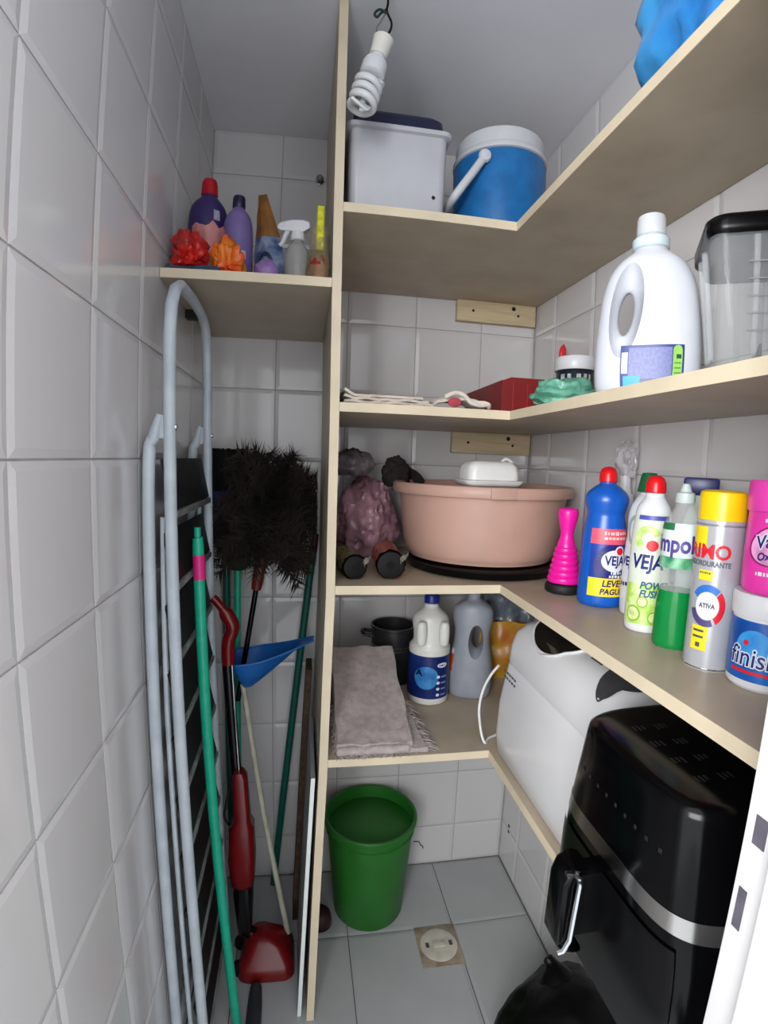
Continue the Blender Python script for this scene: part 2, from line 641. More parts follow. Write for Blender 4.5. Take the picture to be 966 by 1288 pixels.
obj('body', MB().rings([bm_ring(0, .010, .012), bm_ring(.006, .004, .006), bm_ring(.05, 0, .002), bm_ring(.12, .003, 0, .001),
                        bm_ring(.18, .010, .002, .004), bm_ring(.206, .013, .004, .005), bm_ring(.209, .016, .007, .005)]), BM, t, sharp=60)
lid = obj('lid', MB().rings([bm_ring(.2105, .014, .006, .005), bm_ring(.222, .013, .005, .005), bm_ring(.25, .014, .007, .006), bm_ring(.280, .020, .014, .008),
                             bm_ring(.300, .032, .030, .012), bm_ring(.311, .052, .055, .014), bm_ring(.314, .085, .10, .016)]), BM, t, sharp=60)


LIDP = [(.2105, .014, .006, .005), (.222, .013, .005, .005), (.25, .014, .007, .006), (.280, .020, .014, .008), (.300, .032, .030, .012), (.311, .052, .055, .014), (.314, .085, .10, .016)]


def lid_z(x, y):
    """height of the domed lid at (x, y)"""
    best = .2105
    for (z0, a0, b0, c0), (z1, a1, b1, c1) in zip(LIDP, LIDP[1:]):
        u = 1.0
        for m0, m1 in ((.122 - a0 + c0 - x, .122 - a1 + c1 - x), (.122 - a0 - c0 + x, .122 - a1 - c1 + x), (.214 - b0 - abs(y), .214 - b1 - abs(y))):
            if m1 < 0:
                u = min(u, m0 / (m0 - m1) if m0 > 0 else -1)
        if u < 0:
            break
        best = z0 + (z1 - z0) * u
    return best


def lid_oval(cx, cy, rx, ry, off):
    def fn(a, b):
        x, y = cx + rx * b * cos(2 * pi * a), cy + ry * b * sin(2 * pi * a)
        return (x, y, lid_z(x, y) + off)
    return MB().grid(40, 8, fn)


w = obj('window', lid_oval(-.038, .055, .056, .090, .003), mat('dark_window', '#0c0a0a', .1, var=.1), lid, sharp=60)
obj('window_rim', MB().tube([(-.038 + .058 * cos(a), .055 + .092 * sin(a), lid_z(-.038 + .058 * cos(a), .055 + .092 * sin(a)) + .002) for a in [2 * pi * i / 40 for i in range(41)]], .003, 6, False),
    mat('pale_rim', '#d6d6d8', .3), lid)
obj('control_panel', lid_oval(-.040, -.150, .056, .034, .003), mat('panel_grey', '#3a393c', .3, var=.1), lid, sharp=60)
obj('fine_print', MB().grid(4, 2, lambda a, b: (-.058 + .005 * b, -.095 + .035 * a, lid_z(-.058 + .005 * b, -.095 + .035 * a) + .001)), M_ICON, lid)
sl = MB()
for i in range(5):
    for j in range(2):
        sl.box(-.1095 + .0003 * j, -.1083, .125 + i * .013, .133 + i * .013, .175 + j * .012, .179 + j * .012)
obj('vent_slots', sl, M_ICON, t)
tag(obj('power_cord', MB().tube(sm([(.443, 1.058, .905), (.432, 1.075, .875), (.420, 1.085, .835), (.412, 1.082, .79), (.408, 1.05, .750), (.414, 1.035, .7285), (.43, 1.055, .7275), (.47, 1.075, .7275)], 6), .0032, 10),
        mat('white_cord', '#e6e4e2', .4)), 'white power cord looping beside the white bread machine', 'cord')

# ------------------------------------------------------------------ folded towel with fringe
M_TOWEL = mat('greige_towel', '#b3a6a3', .95, var=.12, scale=60, bump=.7, bscale=320, sheen=.3)
t = thing('folded_towel', 'folded greige towel with frayed fringe on the lowest shelf', 'towel', (.155, 1.17, S4 + .0005))


def towel_h(a, b):
    return .026 + .125 * b ** 1.25 + .006 * noise.noise(Vector((a * 3, b * 5, 2)))


layers = 4
for k in range(layers):
    def fn(a, b, k=k):
        fr = (k + .5) / layers
        wob = .008 * noise.noise(Vector((b * 4 + k, a * 2, k * 3.3)))
        x = -.078 + .156 * a + wob + (.045 * (1 - b) if k < 2 else .010) * a
        y = -.148 + (.272 + .01 * k) * b + .006 * noise.noise(Vector((a * 5, k * 2.2, 1.2)))
        z = towel_h(a, b) * fr + .004 * noise.noise(Vector((a * 9, b * 9, k * 5.1)))
        return (x, y, max(z, .005))
    obj('towel_layer', MB().slab(28, 34, fn, .0085 if k < 3 else .011), M_TOWEL, t, sharp=70)
fl = MB()


def lay(nu):
    return None


fl.tube([(-.078 + .156 * i / 24, -.15 - .0 + .003 * noise.noise(Vector((i * .4, 1, 1))), .013 + .002 * sin(i * .35) ** 2) for i in range(25)], .0095, 10)
obj('front_fold', fl, M_TOWEL, t, sharp=70)
fr = MB()
for i in range(150):
    b = random.random() * .8
    k = random.choice((0, 0, 1))
    x = .078 + (.045 * (1 - b) if k < 2 else 0)
    y = -.148 + .27 * b
    z = max(.004, towel_h(1, b) * (k + .5) / layers)
    L = .014 + .020 * random.random()
    dy = random.uniform(-.012, .012)
    fr.tube([(x - .004, y, z), (x + L * .5, y + dy * .5, max(.003, z - .002)), (x + L, y + dy, max(.002, z - .006 - .015 * random.random()))], [.0014, .0011, .0006], 4)
for i in range(60):
    x = -.08 + random.random() * .17
    L = .006 + .012 * random.random()
    fr.tube([(x, -.147, .006), (x + random.uniform(-.006, .006), -.150 - L * .5, .005), (x + random.uniform(-.01, .01), -.150 - L, .002)], [.0014, .0011, .0006], 4)
for i in range(50):
    b = random.random() * .55
    z = max(.006, towel_h(0, b) * .6)
    L = .008 + .006 * random.random()
    fr.tube([(-.076, -.148 + .27 * b, z), (-.076 - L * .4, -.148 + .27 * b + random.uniform(-.008, .008), z - .003), (-.076 - L, -.148 + .27 * b + random.uniform(-.012, .012), max(.002, z - .01))], [.0014, .001, .0006], 4)
o = obj('fringe', fr, M_TOWEL, t)
o['kind'] = 'stuff'

# ------------------------------------------------------------------ bottles of the lowest shelf
bx, by = .339, 1.288
t = thing('bleach_bottle', 'white bleach bottle with a blue wrap label beside the folded towel', 'bottle', (bx, by, S4 + .0005), face_cam(bx, by, 8))
t.scale = (1.08, 1.08, .92)
BB = Body(sm([(0, .044, .044), (.004, .048, .048), (.02, .0505, .0505), (.15, .0505, .0505), (.165, .050, .050), (.18, .042, .045), (.205, .042, .043),
              (.235, .045, .040), (.255, .040, .036), (.272, .024, .024), (.28, .018, .018), (.290, .017, .017)], 5))
cut = MB()
for s_ in (-1, 1):
    e = MB().lathe(sm([(.001, -.036), (.010, -.03), (.0125, 0), (.010, .03), (.001, .036)], 5), 20)
    e.v = [(s_ * .027 + x * 1.0, -.047 + y * .9, .215 + z) for x, y, z in e.v]
    cut.add(e.v, e.f)
obj('bottle_body', boolean_cut(BB.mb(56), cut, 'bottle_body'), mat('milky_plastic', '#d9d8d2', .35, var=.03), t)
lb = obj('label', BB.patch(-.155, .155, .022, .148, .0006, 60, 8), mat('bleach_label_blue', '#142a6e', .35, var=.25, scale=14, col2='#0d1a4d'), t)
obj('light_burst', BB.disc(-.012, .085, .030, .034, .0011), mat('label_cyan', '#3f8fc4', .35, var=.4, scale=30, col2='#1d4f9a'), lb)
lettering(lb, BB, 'A', -.030, .098, .026, mat('label_dark', '#0b0d2a', .4), .0008)
obj('logo_pill', BB.disc(.028, .122, .014, .007, .0011), mat('label_white', '#dfe3ea', .4), lb)
scribble(lb, BB, .028, .122, .018, .005, mat('label_navy', '#1a2a78', .4))
for k in range(4):
    obj('label_dot', BB.disc(.018, .088 - k * .018, .0045, .0045, .0011, 14), MATS['label_white'], lb)
    obj('label_line', BB.patch(.026, .042, .085 - k * .018, .090 - k * .018, .0011, 5, 2), mat('label_pale', '#7f8cc4', .4), lb)
obj('cap', MB().lathe([(.0185, .2905), (.0185, .310), (.016, .316), (.004, .317)], 28), mat('navy_cap', '#1b2a84', .35), t)

bx, by = .462, 1.305
t = thing('detergent_jug', 'empty grey translucent jug with an orange label behind the bread machine', 'jug', (bx, by, S4 + .0005), face_cam(bx, by, 0))
t.scale = (1, 1, .96)
GB = Body(sm([(0, .050, .038), (.005, .056, .043), (.03, .060, .046), (.09, .060, .046), (.15, .050, .044), (.19, .048, .042), (.225, .054, .040), (.255, .052, .036),
              (.272, .036, .03), (.284, .019, .019), (.300, .018, .018)], 5), 2.4)
cut = MB().lathe(sm([(.034, -.06), (.024, -.03), (.018, 0), (.024, .03), (.034, .06)], 4), 28)
cut.v = [(.012 + x * .75, z, .17 + y * 1.75) for x, y, z in cut.v]
obj('jug_body', boolean_cut(GB.mb(56), cut, 'jug_body'), mat('frosted_grey', '#a9adb8', .4, var=.06, trans=.25), t)
lb = obj('label', GB.patch(-.068, -.046, .075, .125, .0008, 8, 6), mat('label_orange', '#d2521f', .4, var=.15), t)
obj('label_corner', GB.patch(-.066, -.047, .125, .140, .0008, 8, 3), MATS['label_white'], t)
obj('cap', MB().lathe([(.020, .3005), (.020, .318), (.017, .322)], 24), mat('grey_cap', '#9a9dab', .4), t)

t = thing('cooking_pot', 'dark grey pot with side handle behind the white bleach bottle', 'pot', (.262, 1.418, S4 + .0005))
M_POT = mat('dark_pot', '#39393b', .35, .5, var=.1)
obj('pot_body', MB().lathe([(.052, 0), (.058, .006), (.062, .16), (.066, .163), (.066, .168), (.060, .168), (.056, .012), (.01, .010)], 40), M_POT, t)
for s_ in (-1, 1):
    obj('handle', MB().tube(sm([(s_ * .060, -.022, .14), (s_ * .085, -.020, .145), (s_ * .090, 0, .146), (s_ * .085, .020, .145), (s_ * .060, .022, .14)], 5), .005, 10), M_POT, t)
for z in (.1, .11):
    obj('rib', MB().lathe([(.0605, z), (.0625, z + .002), (.0605, z + .004)], 40), M_STEEL, t)

t = thing('food_packet', 'yellow and orange plastic packet wedged behind the bread machine', 'packet', (.600, 1.40, S4 + .0005), radians(-15))
M_PKT = mat('packet_yellow', '#c8a02c', .35, var=.4, scale=10, col2='#b0652a', bump=.4, bscale=40)
obj('packet_body', MB().slab(16, 20, lambda a, b: (-.075 + .15 * a, .012 * noise.noise(Vector((a * 4, b * 4, 0))) - .022 * sin(pi * a) * sin(pi * b), .002 + .17 * b), .02), M_PKT, t, sharp=50)
obj('packet_crown', MB().slab(14, 8, lambda a, b: (-.075 + .15 * a + .005 * sin(9 * b), .016 * noise.noise(Vector((a * 6, b * 3, 4))), .175 + .085 * b), .006),
    mat('smoky_plastic', '#6f7682', .25, var=.3, scale=25, bump=.6, bscale=30), t, sharp=50)

# ------------------------------------------------------------------ floor of the shelf side
t = thing('waste_bin', 'green plastic waste bin standing empty on the floor tiles', 'bin', (.203, 1.352, .0005))
M_GREEN = mat('green_bin', '#236a22', .42, var=.08, scale=12)
obj('bin_body', MB().lathe([(.02, .001), (.100, 0), (.104, .006), (.128, .30), (.1285, .31), (.136, .313), (.138, .318), (.138, .328), (.135, .331), (.128, .330), (.1255, .31), (.100, .012), (.02, .010)], 56), M_GREEN, t)
obj('bin_ring', MB().lathe([(.1275, .286), (.131, .288), (.131, .292), (.1275, .294)], 56), M_GREEN, t)
obj('wire_hook', MB().tube(sm([(.124, -.04, .25), (.139, -.045, .252), (.144, -.047, .243), (.150, -.05, .240), (.152, -.05, .232)], 4), .0016, 6), M_SCREW, t)
t = thing('rubber_stopper', 'dark maroon rubber knob lying beside the green bin', 'stopper', (.052, 1.300, .0005))
obj('knob', MB().lathe(sm([(.030, 0), (.034, .008), (.035, .022), (.030, .038), (.018, .046), (.002, .048)], 4), 28), mat('maroon_rubber', '#3a1a1c', .55, var=.2), t)
obj('base_ring', MB().lathe([(.0365, 0), (.0375, .003), (.0365, .006)], 28, cap0=False, cap1=False), M_BLACKMATT, t)
t = thing('floor_drain', 'round white floor drain set in a beige cement square', 'drain', (.386, 1.181, 0))
obj('cement_frame', MB().box(-.060, .060, -.066, .066, -.002, .0022), mat('cement_beige', '#a2937f', .85, var=.25, scale=22, bump=.3), t, bevel=.0012)
dg_ = obj('grate', MB().lathe([(.053, .0022), (.053, .005), (.050, .0065), (.030, .0058), (.002, .0056)], 40), mat('drain_white', '#c9c3b5', .5, var=.12, scale=30), t)
obj('grate_bar', MB().box(-.018, .018, -.010, .010, .0058, .0085), MATS['drain_white'], dg_, bevel=.001)
for s_ in (-1, 1):
    obj('finger_slot', MB().box(s_ * .034 - .005, s_ * .034 + .005, -.008, .008, .0062, .0068), M_ICON, dg_)
t = thing('rubbish_bag', 'black knotted rubbish bag on the floor below the air fryer', 'bag', (.60, .745, .0005))
o = obj('bag_body', blob((.36, .34, .335), 3, 1.6, .10, 5, .07, 4), mat('black_bag', '#060607', .4, var=.2, bump=.5, bscale=30, spec=.2), None)
o.parent = t
o.location = (-.045, -.01, 0)
obj('bag_knot', MB().tube(sm([(-.070, .06, .292), (-.074, .075, .308), (-.078, .084, .316), (-.084, .092, .322)], 4), [.04, .038, .034, .029, .024, .019, .016, .014, .013, .012, .012, .011, .007], 12), MATS['black_bag'], t)

# ------------------------------------------------------------------ third shelf: basin and what is around it
t = thing('serving_tray', 'flat black tray under the pink basin', 'tray', (.448, 1.225, S3 + .0005))
t.scale = (.88, .88, 1)
obj('tray_plate', MB().lathe([(.190, 0), (.215, .002), (.222, .016), (.220, .018), (.19, .0225), (.01, .0225)], 56), M_BLACKPL, t)
t = thing('wash_basin', 'large dusty pink plastic basin on the third shelf', 'basin', (.442, 1.236, S3 + .024))
t.scale = (.967, .967, .925)
M_PINKB = mat('dusty_pink_plastic', '#bc9788', .42, var=.05, scale=10)
obj('basin_body', MB().lathe(sm([(.02, .004), (.165, .003), (.186, .010), (.197, .04), (.208, .12), (.214, .168)], 4)
                             + [(.229, .170), (.231, .174), (.231, .192), (.228, .196), (.214, .196), (.206, .186)]
                             + sm([(.203, .16), (.196, .10), (.184, .04), (.165, .014), (.02, .012)], 4), 72), M_PINKB, t)
obj('grip_notch', MB().rings([[(x, y, z) for (y, z) in ((-.2325, .170), (-.2325, .196), (-.226, .198), (-.226, .168))] for x in (-.06, .0)]), M_PINKB, t, bevel=.002)
t = thing('butter_dish', 'white oblong dish with domed lid lying on the pink basin', 'dish', (.408, 1.10, S3 + .2062), radians(6))
t.scale = (.84, .84, .92)
M_DISH = mat('dish_white', '#dcdad6', .22, var=.02)
obj('dish_base', MB().rings([rrect(.075, .05, .022, .0), rrect(.082, .055, .024, .006), rrect(.085, .058, .026, .012), rrect(.083, .056, .025, .014)]), M_DISH, t, sharp=60)
obj('dish_lid', MB().rings([rrect(.073, .046, .022, .0145), rrect(.073, .046, .022, .03), rrect(.070, .043, .022, .046), rrect(.062, .035, .02, .056), rrect(.045, .02, .015, .060)]), M_DISH, t, sharp=60)
obj('lid_grip', MB().tube(sm([(.035, .0, .058), (.050, 0, .066), (.066, 0, .058), (.074, 0, .040)], 4), .004, 8), M_DISH, t)

M_PBAG = mat('mauve_plastic_bag', '#a07a84', .28, var=.35, scale=14, col2='#5b3a48', bump=.5, bscale=25)
tag(obj('plastic_bag', blob((.185, .20, .215), 11, 1.8, .2, 5, .14, 5), M_PBAG, loc=(.166, 1.37, S3 + .0005), sharp=60), 'stuffed mauve plastic bag between the partition and pink basin', 'bag')
tag(obj('plastic_bag', blob((.12, .13, .075), 15, 2.4, .25, 6, .14), mat('smoky_clear_bag', '#7d7478', .3, var=.35, scale=20, col2='#4c4448', bump=.5, bscale=30),
        loc=(.130, 1.38, S3 + .212), sharp=60), 'crumpled smoky grey bag on top of the mauve bag', 'bag')
t = thing('knit_scarf', 'knotted dark brown cloth lying on the mauve plastic bag', 'cloth', (.245, 1.36, S3 + .186), radians(15))
M_BRN = mat('dark_brown_cloth', '#2c2724', .95, var=.3, scale=30, bump=.5, bscale=120)
obj('cloth_knot', blob((.085, .08, .085), 21, 2.6, .28, 7, .16), M_BRN, t, sharp=60)
obj('cloth_tail', MB().slab(10, 8, lambda a, b: (.02 + .05 * a, -.02 + .05 * b + .01 * sin(5 * a), .050 + .012 * sin(4 * b + 3 * a) - .035 * a), .006), M_BRN, t)


def roll(name, label, x, y, r, L, col, col2, rz):
    t = thing(name, label, 'packet', (x, y, S3 + .0005), radians(rz), 'wrapped rolls at the shelf front')
    R_ = MB().lathe([(r * .5, 0), (r * .9, .001), (r * .93, .004), (r * .93, L * .82), (r * .7, L * .85)], 28)
    R_.v = [(a, z, r + b) for a, b, z in R_.v]
    obj('black_roll', R_, M_BLACKMATT, t)
    core = MB().lathe([(r * .28, -.0016), (r * .28, -.0004)], 18)
    core.v = [(a, z, r + b) for a, b, z in core.v]
    obj('roll_core', core, mat('roll_core_black', '#020202', .9), t)
    wr = MB()

    def fn(a, b):
        th = 2 * pi * a
        rr = r * (1 + .05 * noise.noise(Vector((cos(th) * 2, sin(th) * 2, b * 4 + x * 20))))
        yy = L * .05 + L * b * .95
        if b > .8:
            rr *= 1 - (b - .8) * 2.2
        if b < .06:
            rr *= 1.04 + .08 * noise.noise(Vector((cos(th) * 4, sin(th) * 4, x * 9)))
        return (rr * cos(th), yy, max(.0006, r + rr * sin(th)))
    wr.grid(36, 20, fn)
    obj('wrapper', wr, mat('wrap_' + col[1:], col, .22, var=.4, scale=16, col2=col2, bump=.5, bscale=40), t, sharp=60)
    fl_ = MB().slab(8, 5, lambda a, b: (r * (.6 + .5 * a), -.006 - .012 * b + .004 * sin(7 * a), r * 1.4 + .014 * a + .006 * sin(6 * b + 4 * a)), .0008)
    obj('wrapper_flap', fl_, mat('clear_wrap', '#b9b2a8', .2, var=.3, alpha=.45), t)


roll('bin_liner_roll', 'olive wrapped roll with black end beside the partition', .110, 1.062, .0265, .17, '#6e6a3c', '#3e3d2c', 6)
roll('bin_liner_roll', 'red and orange wrapped roll with black end in front of the basin', .186, 1.062, .0315, .19, '#a8452c', '#6a3a2a', -4)

tag(obj('plastic_packet', blob((.11, .09, .028), 31, 2.4, .3, 7, .2), mat('clear_crumple', '#cfccd0', .15, var=.3, scale=25, col2='#5a5058', alpha=.6, bump=.6, bscale=40),
        loc=(.628, 1.02, S3 + .0005), sharp=25), 'crumpled clear plastic packet between basin and pink plunger', 'packet')
t = thing('paper_strip', 'white paper strip leaning by the pink plunger', 'paper', (.606, .99, S3 + .022), radians(20))
obj('strip', MB().slab(8, 3, lambda a, b: (-.05 + .075 * a, .012 * b, .004 + .042 * a + .004 * sin(5 * a)), .0012), mat('paper_white', '#d9d7d5', .8), t)

t = thing('drain_plunger', 'hot pink hand plunger with black rubber rim on the third shelf', 'plunger', (.527, .950, S3 + .0005))
t.scale = (.86, .86, .96)
obj('rubber_rim', MB().lathe([(.040, 0), (.043, .004), (.043, .014), (.039, .019), (.030, .020)], 40), mat('black_rubber', '#141315', .6, var=.2), t)
M_PINK = mat('hot_pink_plastic', '#e8189a', .32, var=.04)
pp = [(.028, .0205), (.038, .022)]
for k in range(6):
    z0, r0 = .024 + k * .0125, .0385 - k * .0026
    pp += [(r0, z0), (r0 + .001, z0 + .004), (r0, z0 + .008), (r0 - .004, z0 + .0105)]
pp += sm([(.021, .102), (.0165, .115), (.0155, .125), (.018, .140), (.0225, .158), (.0235, .170), (.021, .177), (.012, .180), (.002, .1805)], 4)
obj('bellows_handle', MB().lathe(pp, 40), M_PINK, t)

# ------------------------------------------------------------------ third shelf: row of cleaning bottles
M_RED = mat('red_cap', '#d3121c', .3, var=.04)
M_NAVYP = mat('print_navy', '#161a6a', .4, var=.05)
M_WHP = mat('print_white', '#d6d8dc', .4, var=.02)
M_REDP = mat('print_red', '#cf1a2a', .4, var=.04)
M_YELP = mat('print_yellow', '#f2d21c', .4, var=.03)

bx, by = .552, .856
t = thing('cleaner_bottle', 'blue cleaner bottle with red cap and VEJA label beside the pink plunger', 'bottle', (bx, by, S3 + .0005), face_cam(bx, by, 6), group='cleaning bottles')
t.scale = (.9, .9, 1)
VB = Body(sm([(0, .040, .034), (.004, .044, .038), (.02, .0465, .040), (.12, .044, .038), (.155, .040, .035), (.170, .037, .033), (.182, .040, .036), (.196, .0435, .039), (.208, .040, .036),
              (.219, .028, .027), (.225, .018, .018), (.229, .0165, .0165)], 5))
obj('bottle_body', VB.mb(), mat('blue_bottle', '#1457b4', .28, var=.06), t)
obj('cap', MB().lathe([(.0165, .2292), (.0185, .231), (.0175, .245), (.014, .2535), (.008, .257), (.001, .258)], 28), M_RED, t)
lb = obj('label', VB.patch(-.028, .075, .022, .146, .0006, 24, 14), mat('veja_blue_label', '#1b3fa0', .35, var=.12, scale=16), t)
obj('label_band', VB.patch(-.028, .075, .118, .146, .0010, 20, 4), mat('print_rose', '#e0556a', .4, var=.1), lb)
scribble(lb, VB, .022, .138, .05, .007, mat('print_cream_pink', '#f4c3c0', .4))
scribble(lb, VB, .022, .129, .05, .006, MATS['print_cream_pink'])
obj('label_disc', VB.disc(.016, .080, .036, .038, .0010), M_NAVYP, lb)
obj('label_heart', VB.disc(.020, .088, .026, .020, .0014), M_WHP, lb)
lettering(lb, VB, 'VEJA', .020, .088, .024, M_NAVYP, .0006, 0, .8, .0019)
obj('label_ring', VB.disc(.028, .106, .010, .0095, .0017, 20), M_WHP, lb)
obj('label_ball', VB.disc(.028, .106, .007, .0068, .0021, 20), M_REDP, lb)
scribble(lb, VB, .024, .066, .022, .006, M_WHP)
scribble(lb, VB, .024, .0595, .028, .006, M_WHP)
obj('label_foot', VB.patch(-.028, .075, .022, .056, .0013, 20, 4), M_YELP, lb)
lettering(lb, VB, 'LEVE+', .020, .046, .0165, M_NAVYP, .0005, .15, 1, .0018)
lettering(lb, VB, 'PAGUE-', .020, .031, .0145, M_NAVYP, .0005, .15, 1, .0018)

bx, by = .586, .784
t = thing('cleaner_bottle', 'white bottle with dark green cap behind the lime green cleaner', 'bottle', (bx, by, S3 + .0005), face_cam(bx, by, -12), group='cleaning bottles')
t.scale = (.80, .80, 1)
WB = Body(sm([(0, .036, .030), (.004, .040, .034), (.03, .042, .035), (.10, .040, .034), (.14, .037, .032), (.17, .038, .032), (.19, .034, .030), (.205, .024, .024), (.212, .018, .018), (.216, .0175, .0175)], 5))
obj('bottle_body', WB.mb(), mat('glossy_white_bottle', '#d2d4d6', .25, var=.02), t)
obj('cap', MB().lathe([(.0235, .2165), (.0225, .222), (.017, .245), (.0145, .2495), (.002, .2505)], 28), mat('dark_green_cap', '#135a33', .3), t)
lb = obj('label', WB.patch(-.055, .03, .03, .13, .0007, 16, 8), M_WHP, t)
lettering(lb, WB, 'VEJA', -.022, .095, .022, M_NAVYP, .0008, 0, .9)
scribble(lb, WB, -.026, .055, .03, .008, M_NAVYP)
obj('label_swirl', WB.disc(-.012, .150, .020, .028, .001, 26, 0, 2 * pi, .72), mat('print_grey_green', '#8fa598', .4), lb)

bx, by = .540, .705
t = thing('cleaner_bottle', 'white and lime green cleaner bottle with red cap and VEJA label', 'bottle', (bx, by, S3 + .0005), face_cam(bx, by, 4), group='cleaning bottles')
t.scale = (.87, .87, 1)
LB = Body(sm([(0, .030, .027), (.004, .034, .030), (.02, .0355, .0315), (.10, .0355, .0315), (.15, .0345, .031), (.175, .032, .029), (.195, .029, .027), (.206, .022, .022), (.214, .0165, .0165), (.219, .016, .016)], 5))
obj('bottle_body', LB.mb(), MATS['glossy_white_bottle'], t)
obj('cap', MB().lathe([(.016, .2192), (.0180, .221), (.0172, .234), (.014, .242), (.008, .2458), (.001, .2465)], 28), M_RED, t)
lb = obj('label', LB.patch(-.040, .055, .012, .190, .0006, 20, 16), mat('pale_lime_label', '#cdd3c4', .35, var=.06), t)
M_LIME = mat('print_lime', '#9cc23c', .4, var=.35, scale=45, col2='#dbe8b4')
obj('label_lime', LB.patch(-.040, .055, .014, .078, .0010, 20, 6), M_LIME, lb)
for (u, z, r) in ((-.022, .030, .013), (.012, .026, .010), (-.008, .050, .009), (.028, .045, .011)):
    lr = obj('lime_slice', LB.disc(u, z, r, r, .0013, 22), mat('lime_rind', '#7fae2c', .4), lb)
    lr2 = LB.disc(u, z, r * .8, r * .8, .0016, 22)
    obj('lime_flesh', lr2, mat('lime_pale', '#d6e59a', .4, var=.2, scale=80), lb)
obj('label_splash', LB.disc(-.008, .150, .022, .020, .0010, 26, .3, 4.2, .45), M_LIME, lb)
obj('label_strip', LB.patch(-.026, .026, .178, .185, .0012, 12, 2), mat('print_violet', '#4a4aa0', .4), lb)
lettering(lb, LB, 'VEJA', -.006, .112, .031, M_NAVYP, .0009, .1, .82, .0016)
obj('label_ball', LB.disc(.0, .139, .0095, .0085, .0014, 20), M_REDP, lb)
lettering(lb, LB, 'POWER', .010, .076, .0155, mat('print_teal', '#1d5a78', .4), .0006, .25, .9, .0018)
lettering(lb, LB, 'FUSION', .010, .063, .0155, MATS['print_teal'], .0006, .25, .9, .0018)

bx, by = .530, .626
t = thing('dish_soap_bottle', 'clear dish soap bottle half full of green liquid', 'bottle', (bx, by, S3 + .0005), face_cam(bx, by, 0), group='cleaning bottles')
t.scale = (.80, .80, 1)
DB = Body(sm([(0, .029, .025), (.004, .033, .028), (.015, .0345, .029), (.06, .0335, .0285), (.09, .0300, .026), (.115, .0325, .0275), (.165, .0325, .0275), (.185, .029, .026), (.203, .017, .017), (.210, .0145, .0145)], 5))
obj('bottle_shell', DB.mb(), mat('clear_bottle', '#e9efed', .08, var=.02, alpha=.16, ior=1.3), t)
obj('green_liquid', Body([(z + .0004, max(rx + .0004, .001), max(ry + .0004, .001)) for z, rx, ry in DB.p if z < .086], 2).mb(40), mat('green_soap', '#0c7a38', .10, var=.05), t)
lb = obj('label', DB.patch(-.046, .046, .118, .182, .0008, 20, 8), mat('soap_label', '#ccd4d2', .35, var=.08), t)
obj('label_green', DB.patch(-.046, .046, .118, .134, .0012, 20, 3), mat('print_green', '#2a7a4c', .4, var=.3, scale=40, col2='#8fc9a4'), lb)
obj('label_violet', DB.patch(-.046, -.012, .172, .182, .0012, 10, 2), mat('print_dark_green', '#24683c', .4), lb)
lettering(lb, DB, 'limpol', -.015, .152, .034, mat('print_purple', '#4b3a82', .4), .0010, 0, .85, .0018)
obj('cap', MB().lathe([(.0155, .2102), (.0165, .212), (.0155, .224), (.010, .226), (.006, .237), (.002, .238)], 24), mat('pale_cap', '#cfdcd8', .3, var=.03, trans=.3), t)

bx, by = .618, .690
t = thing('cleaner_bottle', 'clear bottle with navy trigger cap behind the dish soap', 'bottle', (bx, by, S3 + .0005), face_cam(bx, by, 0), group='cleaning bottles')
NB = Body(sm([(0, .028, .028), (.004, .031, .031), (.15, .031, .031), (.19, .024, .024), (.21, .014, .014), (.218, .013, .013)], 4))
obj('bottle_body', NB.mb(32), mat('pale_green_bottle', '#c9d6cf', .2, var=.04), t)
obj('cap', MB().box(-.030, .022, -.010, .010, .2185, .246), mat('navy_trigger', '#20245e', .35), t, bevel=.004)

bx, by = .531, .556
t = thing('aerosol_can', 'white aerosol can with a yellow cap in the bottle row', 'can', (bx, by, S3 + .0005), face_cam(bx, by, 4), group='cleaning bottles')
t.scale = (.79, .79, 1)
AB = Body(sm([(.0035, .0370, .0370), (.006, .0378, .0378), (.18, .0378, .0378), (.1875, .0372, .0372)], 4))
obj('base_ring', MB().lathe([(.035, 0), (.0378, .0005), (.0382, .002), (.0372, .0034)], 44), M_CHROME, t)
obj('can_body', AB.mb(), mat('silver_white_can', '#b4b5bb', .25, .25, var=.03), t)
obj('cap', MB().lathe([(.0365, .188), (.0365, .224), (.035, .230), (.028, .2325), (.002, .233)], 44), mat('yellow_cap', '#f3c80f', .32, var=.04), t)
sk = t
lettering(t, AB, 'PRIMO', -.027, .154, .025, M_REDP, .0007, 0, 1.15)
lettering(t, AB, 'DESENGORDURANTE', -.028, .139, .0092, mat('print_grey', '#5b5b66', .4), .0003, 0, 1.0)
obj('label_yellow', AB.patch(-.052, -.022, .158, .186, .0007, 8, 3), M_YELP, t)
lb = obj('label_yellow', AB.patch(-.030, -.008, .118, .131, .0007, 8, 3), M_YELP, t)
scribble(lb, AB, -.019, .1275, .018, .003, M_ICON)
lb = obj('emblem', AB.disc(-.012, .085, .018, .018, .0007, 30), M_WHP, t)
lettering(lb, AB, 'ATIVA', -.012, .085, .0085, M_ICON, .0003)
for a0, a1, m_ in ((50, 150, mat('print_blue', '#2a6cc0', .4)), (-55, 45, M_REDP), (195, 295, mat('print_plum', '#4a4070', .4))):
    obj('emblem_arc', AB.disc(-.012, .085, .0275, .0275, .0009, 14, radians(a0), radians(a1), .68), m_, t)
lb = obj('label_yellow', AB.patch(-.032, -.006, .026, .058, .0007, 8, 4), M_YELP, t)
for z in (.050, .042):
    obj('label_line', AB.patch(-.029, -.012, z, z + .003, .0011, 4, 1), M_ICON, lb)
obj('label_mark', AB.patch(-.023, -.016, .030, .036, .0011, 3, 2), M_ICON, lb)

